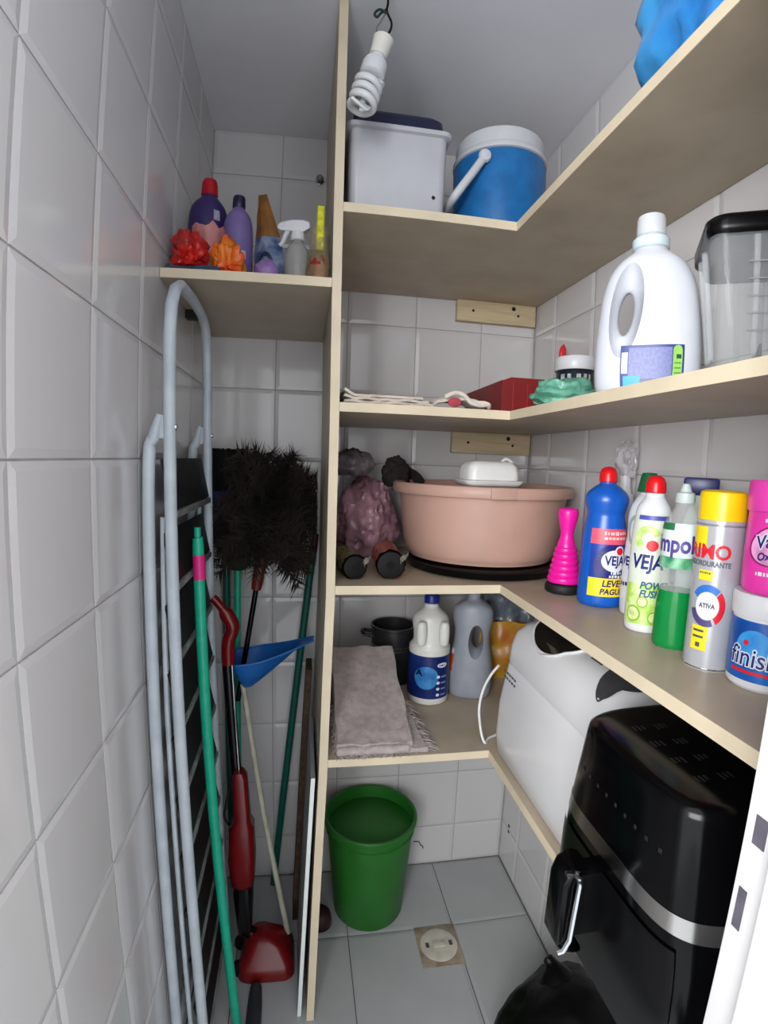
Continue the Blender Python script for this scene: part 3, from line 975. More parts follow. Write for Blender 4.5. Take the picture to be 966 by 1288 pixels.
bx, by = .552, .487
t = thing('dishwasher_tub', 'blue and white dishwasher detergent tub under the pink tub', 'tub', (bx, by, S3 + .0005), face_cam(bx, by, -14), group='detergent tubs')
t.scale = (.90, .90, 1)
FB = Body(sm([(0, .040, .040), (.004, .043, .043), (.012, .0445, .0445), (.085, .0445, .0445), (.088, .044, .044)], 3))
obj('tub_body', FB.mb(), M_WHITEPL, t)
lb = obj('label', FB.patch(-.075, .075, .012, .084, .0006, 40, 8), mat('finish_blue', '#1664b4', .3, var=.3, scale=18, col2='#0f3d8c'), t)
obj('label_glow', FB.disc(-.002, .052, .024, .022, .0010, 24), mat('print_sky', '#3fa0d8', .4, var=.25, scale=40, col2='#1f78c4'), lb)
lettering(lb, FB, 'finish', -.002, .040, .032, M_WHP, .0016, .05, .9, .0014)
lettering(lb, FB, 'finish', -.002, .040, .032, MATS['print_navy'], .0002, .05, .9, .0019)
obj('label_dot', FB.disc(-.012, .058, .0035, .0035, .0019, 14), M_REDP, lb)
obj('label_line', FB.patch(-.030, .03, .021, .025, .0012, 16, 1), M_REDP, lb)
obj('label_corner', FB.patch(.014, .036, .066, .074, .0012, 8, 2), mat('print_gold', '#d9b24a', .4), lb)
obj('lid', MB().lathe([(.0465, .0882), (.047, .090), (.047, .112), (.045, .115), (.01, .1155)], 44), M_WHITEPL, t)

t = thing('stain_remover_tub', 'hot pink stain remover tub stacked on the dishwasher tub', 'tub', (bx + .002, by, S3 + .1168), face_cam(bx, by, -12), group='detergent tubs')
t.scale = (.88, .88, 1)
PB = Body(sm([(0, .039, .039), (.004, .042, .042), (.05, .0425, .0425), (.092, .041, .041), (.095, .0405, .0405)], 3))
M_VPINK = mat('vanish_pink', '#e43aa4', .3, var=.05)
obj('tub_body', PB.mb(), M_VPINK, t)
obj('lid', MB().lathe([(.042, .0953), (.0435, .097), (.0435, .128), (.041, .132), (.01, .1325)], 44), mat('vanish_lid', '#ea45ad', .3), t)
lb = obj('emblem', PB.disc(.006, .058, .034, .022, .0006, 30, 0, 2 * pi, 0, .25), mat('print_pale_pink', '#f1a5d4', .4, var=.2, scale=60), t)
obj('emblem_ring', PB.disc(.006, .058, .036, .024, .0010, 34, 0, 2 * pi, .93, .25), mat('print_dark_pink', '#8c1c66', .4), t)
lettering(lb, PB, 'Vanish', .006, .064, .021, M_WHP, .0018, .2, .95, .0012, .2)
lettering(lb, PB, 'Vanish', .006, .064, .021, M_NAVYP, .0004, .2, .95, .0017, .2)
lettering(lb, PB, 'Oxi Action', .010, .048, .0125, M_NAVYP, .0004, .2, .95, .0017, .2)
scribble(t, PB, .004, .086, .028, .005, M_WHP)
scribble(t, PB, -.004, .024, .024, .005, M_WHP)

t = thing('storage_caddy', 'black lidded caddy behind the hot pink tub', 'box', (.622, .60, S3 + .0005), radians(8))
obj('caddy_body', MB().rings([rrect(.034, .05, .012, 0), rrect(.038, .054, .014, .19)]), M_BLACKMATT, t)
obj('caddy_lid', MB().rings([rrect(.042, .058, .015, .1905), rrect(.042, .058, .015, .212), rrect(.036, .052, .014, .224)]), M_BLACKPL, t)

t = thing('spray_bottle', 'slim white bottle by the right wall behind the blue cleaner', 'bottle', (.655, .955, S3 + .0005))
obj('bottle_body', Body(sm([(0, .018, .018), (.004, .021, .021), (.18, .021, .021), (.205, .015, .015), (.22, .012, .012), (.248, .011, .011)], 4)).mb(28), M_WHITEPL, t)
obj('nozzle', MB().lathe([(.013, .2485), (.013, .262), (.008, .268)], 20), M_WHITEPL, t)
o = obj('cover_bag', blob((.046, .062, .080), 41, 2.6, .3, 7, .2), mat('clear_cover', '#dcd9dc', .15, var=.2, scale=40, alpha=.5, bump=.6, bscale=50), t, sharp=25)
o.location = (0, 0, .238)

# ------------------------------------------------------------------ second shelf
M_LINEN = mat('cream_linen', '#c9bcae', .95, var=.12, scale=40, bump=.5, bscale=200, sheen=.2)
t = thing('table_mat', 'flat folded cream cloth at the left end of the second shelf', 'cloth', (.164, 1.115, S2 + .0005), radians(2))
for k in range(3):
    obj('cloth_fold', MB().slab(30, 16, lambda a, b, k=k: (-.092 + (.184 - .012 * k) * a, -.088 + .17 * b, .004 + .0062 * k + .0022 * noise.noise(Vector((a * 6, b * 6, k * 4))) + .012 * max(0, .12 - a) * 8 * k / 2), .0052), M_LINEN, t, sharp=70)
t = thing('dish_cloth', 'crumpled cream cloth with a red print at the second shelf edge', 'cloth', (.313, 1.050, S2 + .0005), radians(-6))
M_CLOTH = mat('pale_cotton', '#d2c6bb', .95, var=.1, scale=50, bump=.5, bscale=220, sheen=.2)


def crumple(a, b):
    x = -.055 + .115 * a
    z = .006 + .026 * abs(sin(2.6 * a + .5 * b)) * (1 - .75 * a) * (1 - .4 * abs(b - .3)) + .004 * noise.noise(Vector((a * 6, b * 6, 3)))
    return (x, -.030 + .06 * b + .008 * sin(5 * a), z)


obj('cloth_body', MB().slab(36, 16, crumple, .006), M_CLOTH, t, sharp=80)
obj('cloth_hem', MB().tube(sm([(-.03, -.028, .022), (-.012, -.034, .030), (.006, -.036, .026), (.022, -.034, .012), (.040, -.034, .0075), (.058, -.030, .010), (.062, -.022, .005)], 6), .0046, 8), M_CLOTH, t)
rd = MB().lathe(sm([(.001, -.004), (.011, -.002), (.012, .002), (.001, .005)], 3), 18)
rd.v = [(-.012 + x * 1.1, -.036 + z, .011 + y * .75) for x, y, z in rd.v]
obj('red_print', rd, mat('berry_print', '#b1424e', .8, var=.15), t)

t = thing('carton_tray', 'dark red open carton tray behind the green plastic bag', 'box', (.452, 1.15, S2 + .0005))
M_DRED = mat('dark_red_card', '#7d1719', .5, var=.1, scale=14)
tr = MB()
hx, hy, hh, th_ = .052, .126, .064, .003
tr.box(-hx, hx, -hy, hy, 0, th_)
tr.box(-hx, -hx + th_, -hy, hy, th_, hh).box(hx - th_, hx, -hy, hy, th_, hh)
tr.box(-hx + th_, hx - th_, -hy, -hy + th_, th_, hh).box(-hx + th_, hx - th_, hy - th_, hy, th_, hh)
obj('tray_walls', tr, M_DRED, t)
obj('folded_lip', MB().add([(-hx, -hy - .0006, hh - .001), (-hx + .020, -hy - .0006, hh + .007), (hx, -hy - .0006, hh + .007), (hx, -hy - .0006, hh - .012), (-hx, -hy - .0006, hh - .012),
                            (-hx, -hy + .0024, hh - .001), (-hx + .020, -hy + .0024, hh + .007), (hx, -hy + .0024, hh + .007), (hx, -hy + .0024, hh - .012), (-hx, -hy + .0024, hh - .012)],
                           [(0, 1, 2, 3, 4), (9, 8, 7, 6, 5), (0, 5, 6, 1), (1, 6, 7, 2), (2, 7, 8, 3), (3, 8, 9, 4), (4, 9, 5, 0)]), M_DRED, t)
M_CREASE = mat('crease_red', '#a0302e', .5, var=.1)
for x in (-.028, .004, .03):
    obj('crease', MB().box(x, x + .0015, -hy - .0012, -hy - .0002, .004, hh - .004), M_CREASE, t)

tag(obj('plastic_bag', blob((.145, .10, .060), 52, 2.6, .28, 6, .16, 4, True, 0, .05), mat('green_bag', '#74b39b', .35, var=.2, scale=18, col2='#4f917a', bump=.6, bscale=30),
        loc=(.491, .925, S2 + .0005), sharp=60), 'crumpled green plastic bag in front of the white-lidded jar', 'bag')
t = thing('cosmetic_jar', 'navy jar with white screw lid behind the green plastic bag', 'jar', (.580, 1.052, S2 + .0005), face_cam(.58, 1.05))
JB = Body([(0, .038, .038), (.004, .041, .041), (.094, .041, .041), (.098, .038, .038)])
obj('jar_body', JB.mb(), mat('jar_navy', '#1a2030', .3, var=.1), t)
obj('lid', MB().lathe([(.0435, .0985), (.0445, .100), (.0445, .124), (.0425, .127), (.01, .1275)], 44), M_WHITEPL, t)
for u, w_ in ((-.027, .010), (-.012, .008), (.008, .009), (.022, .008), (.033, .006)):
    obj('label_mark', JB.patch(u - w_ / 2, u + w_ / 2, .072, .088, .0006, 3, 2), mat('print_ash', '#b9bdb8', .4, var=.3, scale=200), t)
t = thing('drink_stirrer', 'thin stick with a red oval head behind the white-lidded jar', 'stick', (.640, 1.247, S2 + .0005), rot=(0, radians(6), 0))
obj('stem', MB().tube([(-.012, 0, 0), (-.010, 0, .165)], .002, 8), mat('stick_white', '#cfc6c2', .5), t)
obj('red_head', MB().lathe(sm([(.001, .160), (.007, .168), (.0095, .182), (.0075, .197), (.001, .206)], 4), 20, (-.0098, 0, 0), 1, .6), M_REDP, t)

bx, by = .498, .69
t = thing('detergent_jug', 'large white laundry detergent jug with handle hole beside the blender jar', 'jug', (bx, by, S2 + .0005), face_cam(bx, by, 0))
t.scale = (.79, .85, 1)
JG = Body(sm([(0, .082, .046), (.006, .090, .052), (.03, .094, .054), (.07, .0935, .054), (.11, .090, .053), (.145, .085, .051), (.175, .074, .047), (.195, .057, .042), (.208, .036, .034), (.214, .030, .030)], 5), 2.6)
cut = MB().lathe(sm([(.050, -.075), (.034, -.035), (.020, -.012), (.018, 0), (.020, .012), (.034, .035), (.050, .075)], 5), 36)
cut.v = [(-.040 + x * .74 + y * .22, z, .122 + y * 1.8) for x, y, z in cut.v]
jm = boolean_cut(JG.mb(72), cut, 'jug_body')
obj('jug_body', jm, mat('white_jug', '#c6c8cf', .3, var=.015), t)
obj('neck_collar', MB().lathe([(.030, .2142), (.0335, .217), (.0335, .230), (.029, .234), (.026, .236)], 40), mat('pale_blue_collar', '#c8d6dc', .3), t)
obj('dosing_cap', MB().lathe([(.0245, .2362), (.0265, .238), (.0255, .262), (.024, .2655), (.004, .2665)], 40), mat('frosted_cap', '#dfe2e6', .3, var=.05, alpha=.75), t)
lb = obj('label', JG.patch(-0.0290, 0.0460, .006, .066, .0007, 24, 10), mat('jug_label_navy', '#2e3a7c', .35, var=.05), t)
obj('label_text_field', JG.patch(-0.0172, 0.0263, .018, .062, .0012, 16, 6), mat('print_lavender', '#7379ac', .4, var=.12, scale=220), lb)
obj('label_white_field', JG.patch(-0.0270, -0.0185, .026, .056, .0012, 6, 4), mat('print_lilac_white', '#d4d2e6', .4), lb)
obj('label_cyan_field', JG.patch(-0.0237, -0.0040, .006, .022, .0015, 10, 3), mat('print_cyan', '#1fa4d4', .4, var=.1), lb)
gp = obj('label_green_field', JG.patch(0.0276, 0.0421, .008, .058, .0012, 8, 6), mat('print_leaf', '#8fc45a', .4, var=.1), lb)
for z in (.018, .025, .032, .039):
    obj('label_line', JG.patch(0.0296, 0.0401, z, z + .002, .0016, 5, 1), mat('print_olive', '#5a8a3a', .4), lb)
obj('label_mark', JG.patch(0.0322, 0.0401, .046, .052, .0016, 4, 1), mat('print_forest', '#1f4a30', .4), lb)
obj('label_arch', JG.disc(.0348, .058, .0072, .007, .0012, 16, 0, pi), MATS['print_leaf'], lb)

# blender jar
t = thing('blender_jar', 'clear blender jar with black lid at the right end of the second shelf', 'blender jar', (.566, .556, S2 + .0005), face_cam(.566, .556, 12))
t.scale = (.86, .86, 1)
M_GLASS = mat('clear_glass', '#f2f5f6', .03, var=.01, alpha=.10, ior=1.45)


def bl_ring(h, z, r=.02):
    return rrect(h, h, r, z, 6)


obj('jar_wall', MB().rings([bl_ring(.056, .012, .026), bl_ring(.064, .03), bl_ring(.074, .12), bl_ring(.080, .178), bl_ring(.077, .178), bl_ring(.071, .12), bl_ring(.061, .032), bl_ring(.053, .016, .025)]), M_GLASS, t, sharp=60)
M_RIBG = mat('glass_rib', '#eef2f4', .04, var=.02, alpha=.16)
for sx_, sy_ in ((0, -1), (1, 0), (-1, 0), (0, 1)):
    for off in (-.3, .35):
        p0 = Vector((sx_ * .0645 + sy_ * off * .05, sy_ * .0645 + sx_ * off * .05, .034))
        p1 = Vector((sx_ * .0800 + sy_ * off * .06, sy_ * .0800 + sx_ * off * .06, .172))
        obj('rib', MB().tube([p0, (p0 + p1) / 2, p1], [.0045, .0042, .0045], 8), M_RIBG, t)
lid = obj('lid', MB().rings([bl_ring(.070, .156, .024), bl_ring(.0745, .172, .024), bl_ring(.084, .1785, .026), bl_ring(.085, .184, .026), bl_ring(.085, .196, .026), bl_ring(.080, .200, .024)]), M_BLACKPL, t, sharp=60)
obj('blade_base', MB().lathe([(.050, 0), (.052, .003), (.050, .0115), (.03, .0117)], 36), mat('smoke_base', '#9a9da0', .3, .3), t)
bl = obj('blade', MB().lathe([(.012, .018), (.012, .034), (.006, .038)], 20), M_STEEL, t)
for k in range(4):
    a = k * pi / 2
    bld = MB().slab(6, 2, lambda u, w_: (.008 + .032 * u, -.006 + .012 * w_ * (1 - .7 * u), .034 + .016 * u * (1 if k % 2 else -.3)), .0014)
    obj('blade_wing', bld.xf(Matrix.Rotation(a, 4, 'Z')), M_CHROME, bl)
hnd = MB().tube(sm([(.079, 0, .165), (.105, 0, .165), (.118, 0, .15), (.116, 0, .09), (.105, 0, .055), (.066, 0, .042)], 5), .009, 10)
hnd.xf(Matrix.Rotation(radians(40), 4, 'Z'))
obj('handle', hnd, M_GLASS, t)
for z in (.06, .08, .10, .12, .14):
    h = .066 + (z - .03) * .1
    obj('measure_mark', MB().box(-.030, .0, -h - .0036, -h - .0030, z, z + .0014), mat('print_mark', '#8a8e92', .4), t)

# ------------------------------------------------------------------ top shelf
t = thing('storage_bin', 'white rectangular plastic bin with a navy lid on the top shelf', 'bin', (.175, 1.20, S1 + .0005))
M_WBIN = mat('bin_white', '#b9b9be', .35, var=.04, scale=12)
obj('bin_body', MB().rings([rrect(.098, .128, .018, 0), rrect(.101, .131, .018, .004), rrect(.1045, .135, .018, .185), rrect(.112, .143, .020, .187), rrect(.113, .144, .020, .196),
                            rrect(.108, .139, .020, .197), rrect(.102, .132, .018, .188), rrect(.098, .128, .016, .01)]), M_WBIN, t, sharp=50)
obj('lid', MB().rings([rrect(.0985, .129, .018, .190), rrect(.0985, .129, .018, .206), rrect(.096, .126, .018, .228), rrect(.085, .115, .018, .240), rrect(.05, .08, .018, .244)]), mat('navy_lid', '#1c1f3e', .45, var=.1), t, sharp=60)
obj('scuff', MB().lathe([(.004, 0), (.0035, .0008)], 10).xf(Matrix.Translation((.075, -.1352, .055)) @ Matrix.Rotation(pi / 2, 4, 'X')), M_SCREW, t)

bx, by = .436, 1.18
t = thing('drinks_cooler', 'round blue drinks cooler with white lid and bail handle', 'cooler', (bx, by, S1 + .0005))
M_COOL = mat('cooler_blue', '#1b6aa8', .42, var=.1, scale=26, col2='#175a94', bump=.12, bscale=160)
t.scale = (.965, .965, 1)
obj('cooler_body', MB().lathe([(.10, 0), (.106, .003), (.1115, .03), (.1125, .19), (.111, .196), (.10, .197)], 56), M_COOL, t)
lid = obj('lid', MB().lathe([(.110, .1975), (.1145, .199), (.1145, .206), (.109, .214), (.1075, .218), (.108, .240), (.104, .249), (.095, .253), (.01, .255)], 56), mat('cooler_white', '#c6c7ca', .35, var=.02), t)
hb = obj('bail_handle', MB().tube(sm([(-.072, -.098, .172), (-.100, -.102, .130), (-.130, -.096, .088), (-.140, -.075, .074), (-.142, 0, .070), (-.140, .075, .074), (-.130, .096, .088), (-.100, .102, .130), (-.072, .098, .172)], 6), .0095, 12), MATS['cooler_white'], t)
for s_ in (-1, 1):
    e = MB().lathe([(.014, 0), (.015, .004), (.012, .010), (.003, .012)], 24)
    e.v = [(-.072 + x, s_ * (.086 + z + .012), .172 + y) for x, y, z in e.v]
    obj('pivot', e, MATS['cooler_white'], hb)

tag(obj('plastic_bag', blob((.30, .42, .32), 61, 1.6, .14, 3, .12, 5), mat('blue_bag', '#45a6e6', .3, var=.35, scale=9, col2='#2470c0', bump=.7, bscale=16),
        loc=(.572, .515, S1 + .0005), sharp=60), 'stuffed bright blue plastic bag on the top shelf by the door', 'bag')

# bulb hanging on its wire
t = thing('hanging_bulb', 'unlit white spiral bulb hanging from the ceiling on a twisted wire', 'bulb', (.120, .95, 2.150), rot=(0, radians(15), 0))
M_BULB = mat('milk_glass', '#cfd1d3', .25, var=.02)
sp = []
for i in range(121):
    a = i / 120
    th_ = a * 2 * pi * 3.6
    r_ = .0215
    sp.append((r_ * cos(th_), r_ * sin(th_), -.088 - .060 * a))
tail = [(.012, .0, -.150), (.004, -.006, -.149), (0, 0, -.140), (0, .004, -.10), (0, .004, -.085)]
obj('spiral_tube', MB().tube([(.012, 0, -.082), (.019, .004, -.085)] + sp + [(.012, -.012, -.150), (.003, -.004, -.150), (0, 0, -.140), (0, 0, -.085)], .0068, 10), M_BULB, t)
obj('ballast', MB().lathe([(.018, -.083), (.0235, -.079), (.0235, -.058), (.0215, -.052), (.0135, -.049), (.0135, -.040)], 32), MATS['white_plastic'], t)
obj('socket', MB().lathe([(.0155, -.040), (.0165, -.038), (.019, -.010), (.020, -.004), (.017, 0), (.006, .004)], 28), mat('socket_cream', '#d9d5cc', .4, var=.04), t)
obj('black_wire', MB().tube(sm([(.0, 0, .003), (.006, 0, .018), (.004, .001, .036), (-.008, 0, .050), (-.012, 0, .058), (-.015, 0, .075), (-.030, 0, .100), (-.0275, 0, .134)], 6), .0022, 8), M_BLACKMATT, t)
obj('pale_wire', MB().tube(sm([(-.012, .004, -.002), (-.019, .004, .016), (-.016, .004, .034), (-.012, .003, .052)], 6), .0014, 6), mat('wire_grey', '#6f6c68', .5), t)
obj('wire_twist', MB().tube(sm([(-.010, .0, .050), (-.021, -.003, .050), (-.028, -.004, .044), (-.030, -.002, .036), (-.024, 0, .036), (-.020, 0, .046), (-.012, .002, .060)], 6), .0024, 8), mat('tape_dark_green', '#18302a', .6), t)

# ------------------------------------------------------------------ short shelf on the left
bx, by = -.222, 1.165
t = thing('softener_bottle', 'dark violet bottle with a red cap on the short shelf', 'bottle', (bx, by, SL + .0005), face_cam(bx, by, 10))
SB = Body(sm([(0, .034, .026), (.004, .038, .030), (.03, .041, .032), (.10, .042, .033), (.155, .042, .033), (.185, .036, .030), (.203, .022, .022), (.208, .0165, .0165), (.212, .016, .016)], 5))
obj('bottle_body', SB.mb(), mat('violet_bottle', '#33265e', .3, var=.1), t)
obj('cap', MB().lathe([(.0165, .2122), (.0180, .214), (.0170, .238), (.014, .247), (.004, .2505)], 28), mat('deep_red_cap', '#b01020', .3), t)
obj('label', SB.patch(.004, .016, .150, .172, .0007, 4, 4), mat('print_grey_lilac', '#a9a4b8', .4, var=.2, scale=150), t)

bx, by = -.154, 1.135
t = thing('softener_bottle', 'slim lilac bottle with a dark cap on the short shelf', 'bottle', (bx, by, SL + .0005), face_cam(bx, by, 0))
QB = Body(sm([(0, .028, .023), (.004, .031, .026), (.03, .033, .028), (.09, .032, .027), (.135, .030, .026), (.158, .024, .022), (.170, .0145, .0145), (.175, .012, .012)], 5))
obj('bottle_body', QB.mb(), mat('lilac_bottle', '#75659c', .35, var=.08), t)
obj('cap', MB().lathe([(.0125, .1752), (.0135, .177), (.013, .198), (.0115, .201), (.002, .2015)], 24), mat('dark_violet_cap', '#231a3a', .35), t)
obj('label', QB.patch(-.004, .016, .060, .078, .0008, 6, 4), mat('print_mauve', '#b8aacb', .4, var=.2, scale=160), t)

RB = mat('red_bag', '#c8261f', .32, var=.35, scale=14, col2='#7d1414', bump=.6, bscale=30)
tag(obj('snack_packet', blob((.078, .085, .078), 71, 2.2, .35, 4, .28), RB, loc=(-.236, 1.056, SL + .0145), sharp=50), 'crumpled red plastic packet on the short shelf against the left wall', 'packet')
tag(obj('snack_packet', blob((.072, .070, .088), 74, 1.8, .4, 3.5, .3), mat('orange_bag', '#d23a16', .3, var=.4, scale=12, col2='#d98a1c', bump=.6, bscale=30),
        loc=(-.161, 1.054, SL + .0005), sharp=50), 'crumpled orange and yellow packet in front of the lilac bottle', 'packet')
t = thing('sugar_packet', 'open pink packet with dark contents among the red packets', 'packet', (-.207, 1.096, SL + .0005), radians(10))
t.scale = (1, 1, 1.95)
pk = MB()
pk.grid(32, 10, lambda a, b: ((.018 + .012 * b + .004 * noise.noise(Vector((cos(a * 2 * pi) * 3, sin(a * 2 * pi) * 3, b * 3)))) * cos(2 * pi * a) * 1.1,
                              (.018 + .010 * b) * sin(2 * pi * a), .002 + .055 * b + .007 * noise.noise(Vector((cos(a * 2 * pi) * 2, sin(a * 2 * pi) * 2, 7))) * b))
obj('packet_wall', pk, mat('pink_wrap', '#c9807f', .4, var=.2, scale=30), t, sharp=60)
obj('packet_contents', blob((.048, .042, .040), 77, 3, .2, 8, .1, 3), mat('dark_contents', '#3a1512', .7, var=.3), t, sharp=60)
tag(obj('cleaning_cloth', MB().slab(16, 12, lambda a, b: (-.272 + .10 * a, 1.022 + .10 * b + .004 * sin(6 * a), SL + .006 + .003 * noise.noise(Vector((a * 5, b * 5, 1)))), .008),
        mat('slate_blue_cloth', '#38445e', .9, var=.2, bump=.4, bscale=150), sharp=70), 'slate blue cloth lying flat under the red packet', 'cloth')

t = thing('refill_pouch', 'standing refill pouch printed blue and amber beside the lilac bottle', 'pouch', (-.082, 1.105, SL + .0005), radians(-22))


def pouch(a, b, back=0):
    w_ = .034 * (1 - .72 * max(0, b - .35) / .65)
    x = -.002 - .018 * b + (a - .5) * 2 * w_ + .004 * sin(4 * b)
    bul = .022 * (1 - b) ** .7 * (1 - (2 * a - 1) ** 2)
    return (x, (1 if back else -1) * bul + .003 * noise.noise(Vector((a * 4, b * 6, back))), .002 + .198 * b)


pm = MB().grid(12, 28, lambda a, b: pouch(a, b * .52))
obj('pouch_front', pm, mat('pouch_blue', '#2c4670', .3, var=.45, scale=30, col2='#9aa3b4', bump=.3, bscale=40), t, sharp=60)
obj('pouch_top', MB().grid(12, 20, lambda a, b: pouch(a, .52 + b * .48)), mat('pouch_amber', '#86581f', .3, var=.4, scale=22, col2='#5c3a20', bump=.3, bscale=40), t, sharp=60)
obj('pouch_back', MB().grid(12, 28, lambda a, b: pouch(1 - a, b, 1)), MATS['pouch_amber'], t, sharp=60)
obj('pouch_emblem', MB().grid(18, 3, lambda a, b: (lambda q: (q[0], q[1] - .0012, q[2]))(pouch(.5 + (.14 + .10 * b) * cos(2 * pi * a), .24 + (.06 + .05 * b) * sin(2 * pi * a)))), mat('print_ink', '#1c2644', .4), t)
tag(obj('soap_refill', blob((.048, .03, .036), 81, 2.5, .2, 6, .12, 3), mat('lilac_soap', '#8d6ba6', .4, var=.15), loc=(-.085, 1.040, SL + .0005), sharp=60), 'small lilac lump of soap in front of the refill pouch', 'soap')

t = thing('spray_bottle', 'clear spray bottle with white trigger head on the short shelf', 'bottle', (-.027, 1.085, SL + .0005), radians(4))
TB = Body(sm([(0, .022, .020), (.004, .026, .023), (.05, .026, .023), (.075, .022, .020), (.090, .012, .012), (.094, .011, .011)], 4))
obj('bottle_body', TB.mb(36), mat('cloudy_bottle', '#a9a6a4', .25, var=.06, alpha=.6), t)
obj('collar', MB().lathe([(.0125, .0942), (.0145, .096), (.0135, .112), (.010, .114)], 24), M_WHITEPL, t)
hd = MB().rings([[(x, y * w_, z) for (y, z) in ((-1, z0), (1, z0), (1, z1 - .004), (.5, z1), (-.5, z1), (-1, z1 - .004))] for x, w_, z0, z1 in
                 ((-.041, .005, .116, .125), (-.036, .007, .112, .130), (-.012, .009, .112, .137), (.010, .010, .112, .139), (.022, .009, .120, .136), (.025, .006, .124, .132))])
obj('trigger_head', hd, M_WHITEPL, t, sharp=35)
obj('trigger', MB().tube(sm([(-.020, 0, .114), (-.026, 0, .102), (-.030, 0, .090), (-.036, 0, .082)], 4), [.005] * 6 + [.0045] * 4 + [.004] * 3, 8), M_WHITEPL, t)

tag(obj('scrub_sponge', MB().rings([rrect(.0075, .034, .004, z, 4) for z in (0, .003, .085, .088)]), mat('lemon_sponge', '#d6d43a', .85, var=.2, scale=60, bump=.6, bscale=160),
        loc=(.018, 1.075, SL + .064), sharp=60), 'narrow lemon yellow sponge standing in the clear bag', 'sponge')
tag(obj('dust_cloth', blob((.044, .07, .063), 84, 2.6, .3, 7, .15, 3), mat('brick_red_cloth', '#a03022', .9, var=.25, bump=.4, bscale=120), loc=(.0155, 1.064, SL + .0005), sharp=60), 'small brick red cloth in the clear bag beside the partition', 'cloth')
CB = mat('clear_bag', '#c4b590', .18, var=.4, scale=22, col2='#6e6040', alpha=.42, bump=.7, bscale=40)
cbm = MB().grid(36, 20, lambda a, b: ((.027 - .010 * b + .004 * noise.noise(Vector((cos(a * 2 * pi) * 3, sin(a * 2 * pi) * 3, b * 5)))) * cos(2 * pi * a) + .004 * b,
                                      (.046 - .02 * b) * sin(2 * pi * a) + .004 * noise.noise(Vector((a * 9, b * 7, 3))), .001 + .112 * b + .012 * noise.noise(Vector((cos(a * 2 * pi) * 2, sin(a * 2 * pi) * 2, 9))) * b))
tag(obj('plastic_bag', cbm, CB, loc=(.0150, 1.072, SL + .0005), sharp=40), 'crinkled clear bag holding a yellow sponge by the partition', 'bag')

t = thing('wall_hook', 'small steel hook on the back tiles above the short shelf', 'hook', (.0185, YB - .0005, 2.152))
e = MB().lathe([(.012, 0), (.012, .003), (.008, .005), (.005, .010), (.009, .016), (.0095, .020), (.006, .023)], 24)
e.v = [(x, -z, y) for x, y, z in e.v]
obj('knob', e, M_STEEL, t)

# ------------------------------------------------------------------ stepladder folded against the left wall
M_LADDER = mat('white_ladder_paint', '#b9c1c8', .32, var=.05, scale=18, col2='#a8b0b8')
M_TREAD = mat('black_tread', '#121113', .6, var=.4, scale=90, bump=.5, bscale=160)
M_LIP = mat('grey_tread_lip', '#8f9090', .45, .3, var=.2, scale=40)
t = thing('step_ladder', 'white folded stepladder with black treads against the left tiled wall', 'ladder', (-.20, 1.07, 0))
YN, YR = .90 - 1.07, 1.245 - 1.07


def fx(z):      # front frame, leaning a little on the wall
    return -.030 + .024 * (1.6 - z) / 1.6 * .9


rt = .0105
front = [(fx(z), YN, z) for z in (.004, .3, .6, .9, 1.2, 1.45, 1.56)] + \
        [(fx(1.6), YN + .010, 1.612), (fx(1.6), YN + .032, 1.644), (fx(1.6), YN + .07, 1.662), (fx(1.6), 0, 1.668), (fx(1.6), YR - .07, 1.662), (fx(1.6), YR - .032, 1.644), (fx(1.6), YR - .010, 1.612)] + \
        [(fx(z), YR, z) for z in (1.56, 1.45, 1.2, .9, .6, .3, .004)]
obj('front_frame', MB().tube(front, rt, 14), M_LADDER, t)
for y in (YN, YR):
    rp = [(fx(1.43) - .016, y, 1.425), (-.054, y, 1.385), (-.062, y, 1.34), (-.063, y, 1.0), (-.064, y, .5), (-.065, y, .004)]
    obj('rear_leg', MB().tube(sm(rp, 4), [.006, .0072, .0085, .0095] + [.0105] * 17, 14), M_LADDER, t)
    s_ = 1 if y < 0 else -1
    rv = MB().lathe([(.006, 0), (.005, .003), (.001, .004)], 14)
    rv.v = [(fx(1.4) + .0095 + c_, y + a * .9, 1.405 + b) for a, b, c_ in rv.v]
    obj('rivet', rv, M_STEEL, t)
    obj('hinge_plate', MB().box(fx(1.4) - .018, fx(1.4) - .006, y - .004, y + .004, 1.385, 1.425), M_LADDER, t, bevel=.002)
    obj('stay_bar', MB().tube([(-.043, y + s_ * .016, 1.25), (-.045, y + s_ * .016, .9), (-.040, y + s_ * .016, .12)], .005, 8), M_LADDER, t)
    obj('rubber_foot', MB().lathe([(.0125, 0.0005), (.0135, .004), (.0125, .028)], 16, (fx(0), y, 0)), M_BLACKMATT, t)
    obj('rubber_foot', MB().lathe([(.0125, 0.0005), (.0135, .004), (.0125, .028)], 16, (-.065, y, 0)), M_BLACKMATT, t)
obj('cross_bar', MB().tube([(-.064, YN, .16), (-.064, YR, .16)], .008, 10), M_LADDER, t)
for k in range(10):
    zt = 1.352 - .128 * k
    if zt < .1:
        break
    x0 = fx(zt)
    tr = obj('tread', MB().add([(x0 - .012, YN + .012, zt), (x0 - .012, YR - .012, zt), (x0 + .006, YR - .012, zt - .088), (x0 + .006, YN + .012, zt - .088),
                                (x0 - .020, YN + .012, zt - .003), (x0 - .020, YR - .012, zt - .003), (x0 - .002, YR - .012, zt - .091), (x0 - .002, YN + .012, zt - .091)],
                               [(0, 1, 2, 3), (7, 6, 5, 4), (0, 4, 5, 1), (1, 5, 6, 2), (2, 6, 7, 3), (3, 7, 4, 0)]), M_TREAD, t)
    obj('tread_lip', MB().box(x0 - .004, x0 + .010, YN + .012, YR - .012, zt - .103, zt - .0905), M_LIP, tr, bevel=.002)

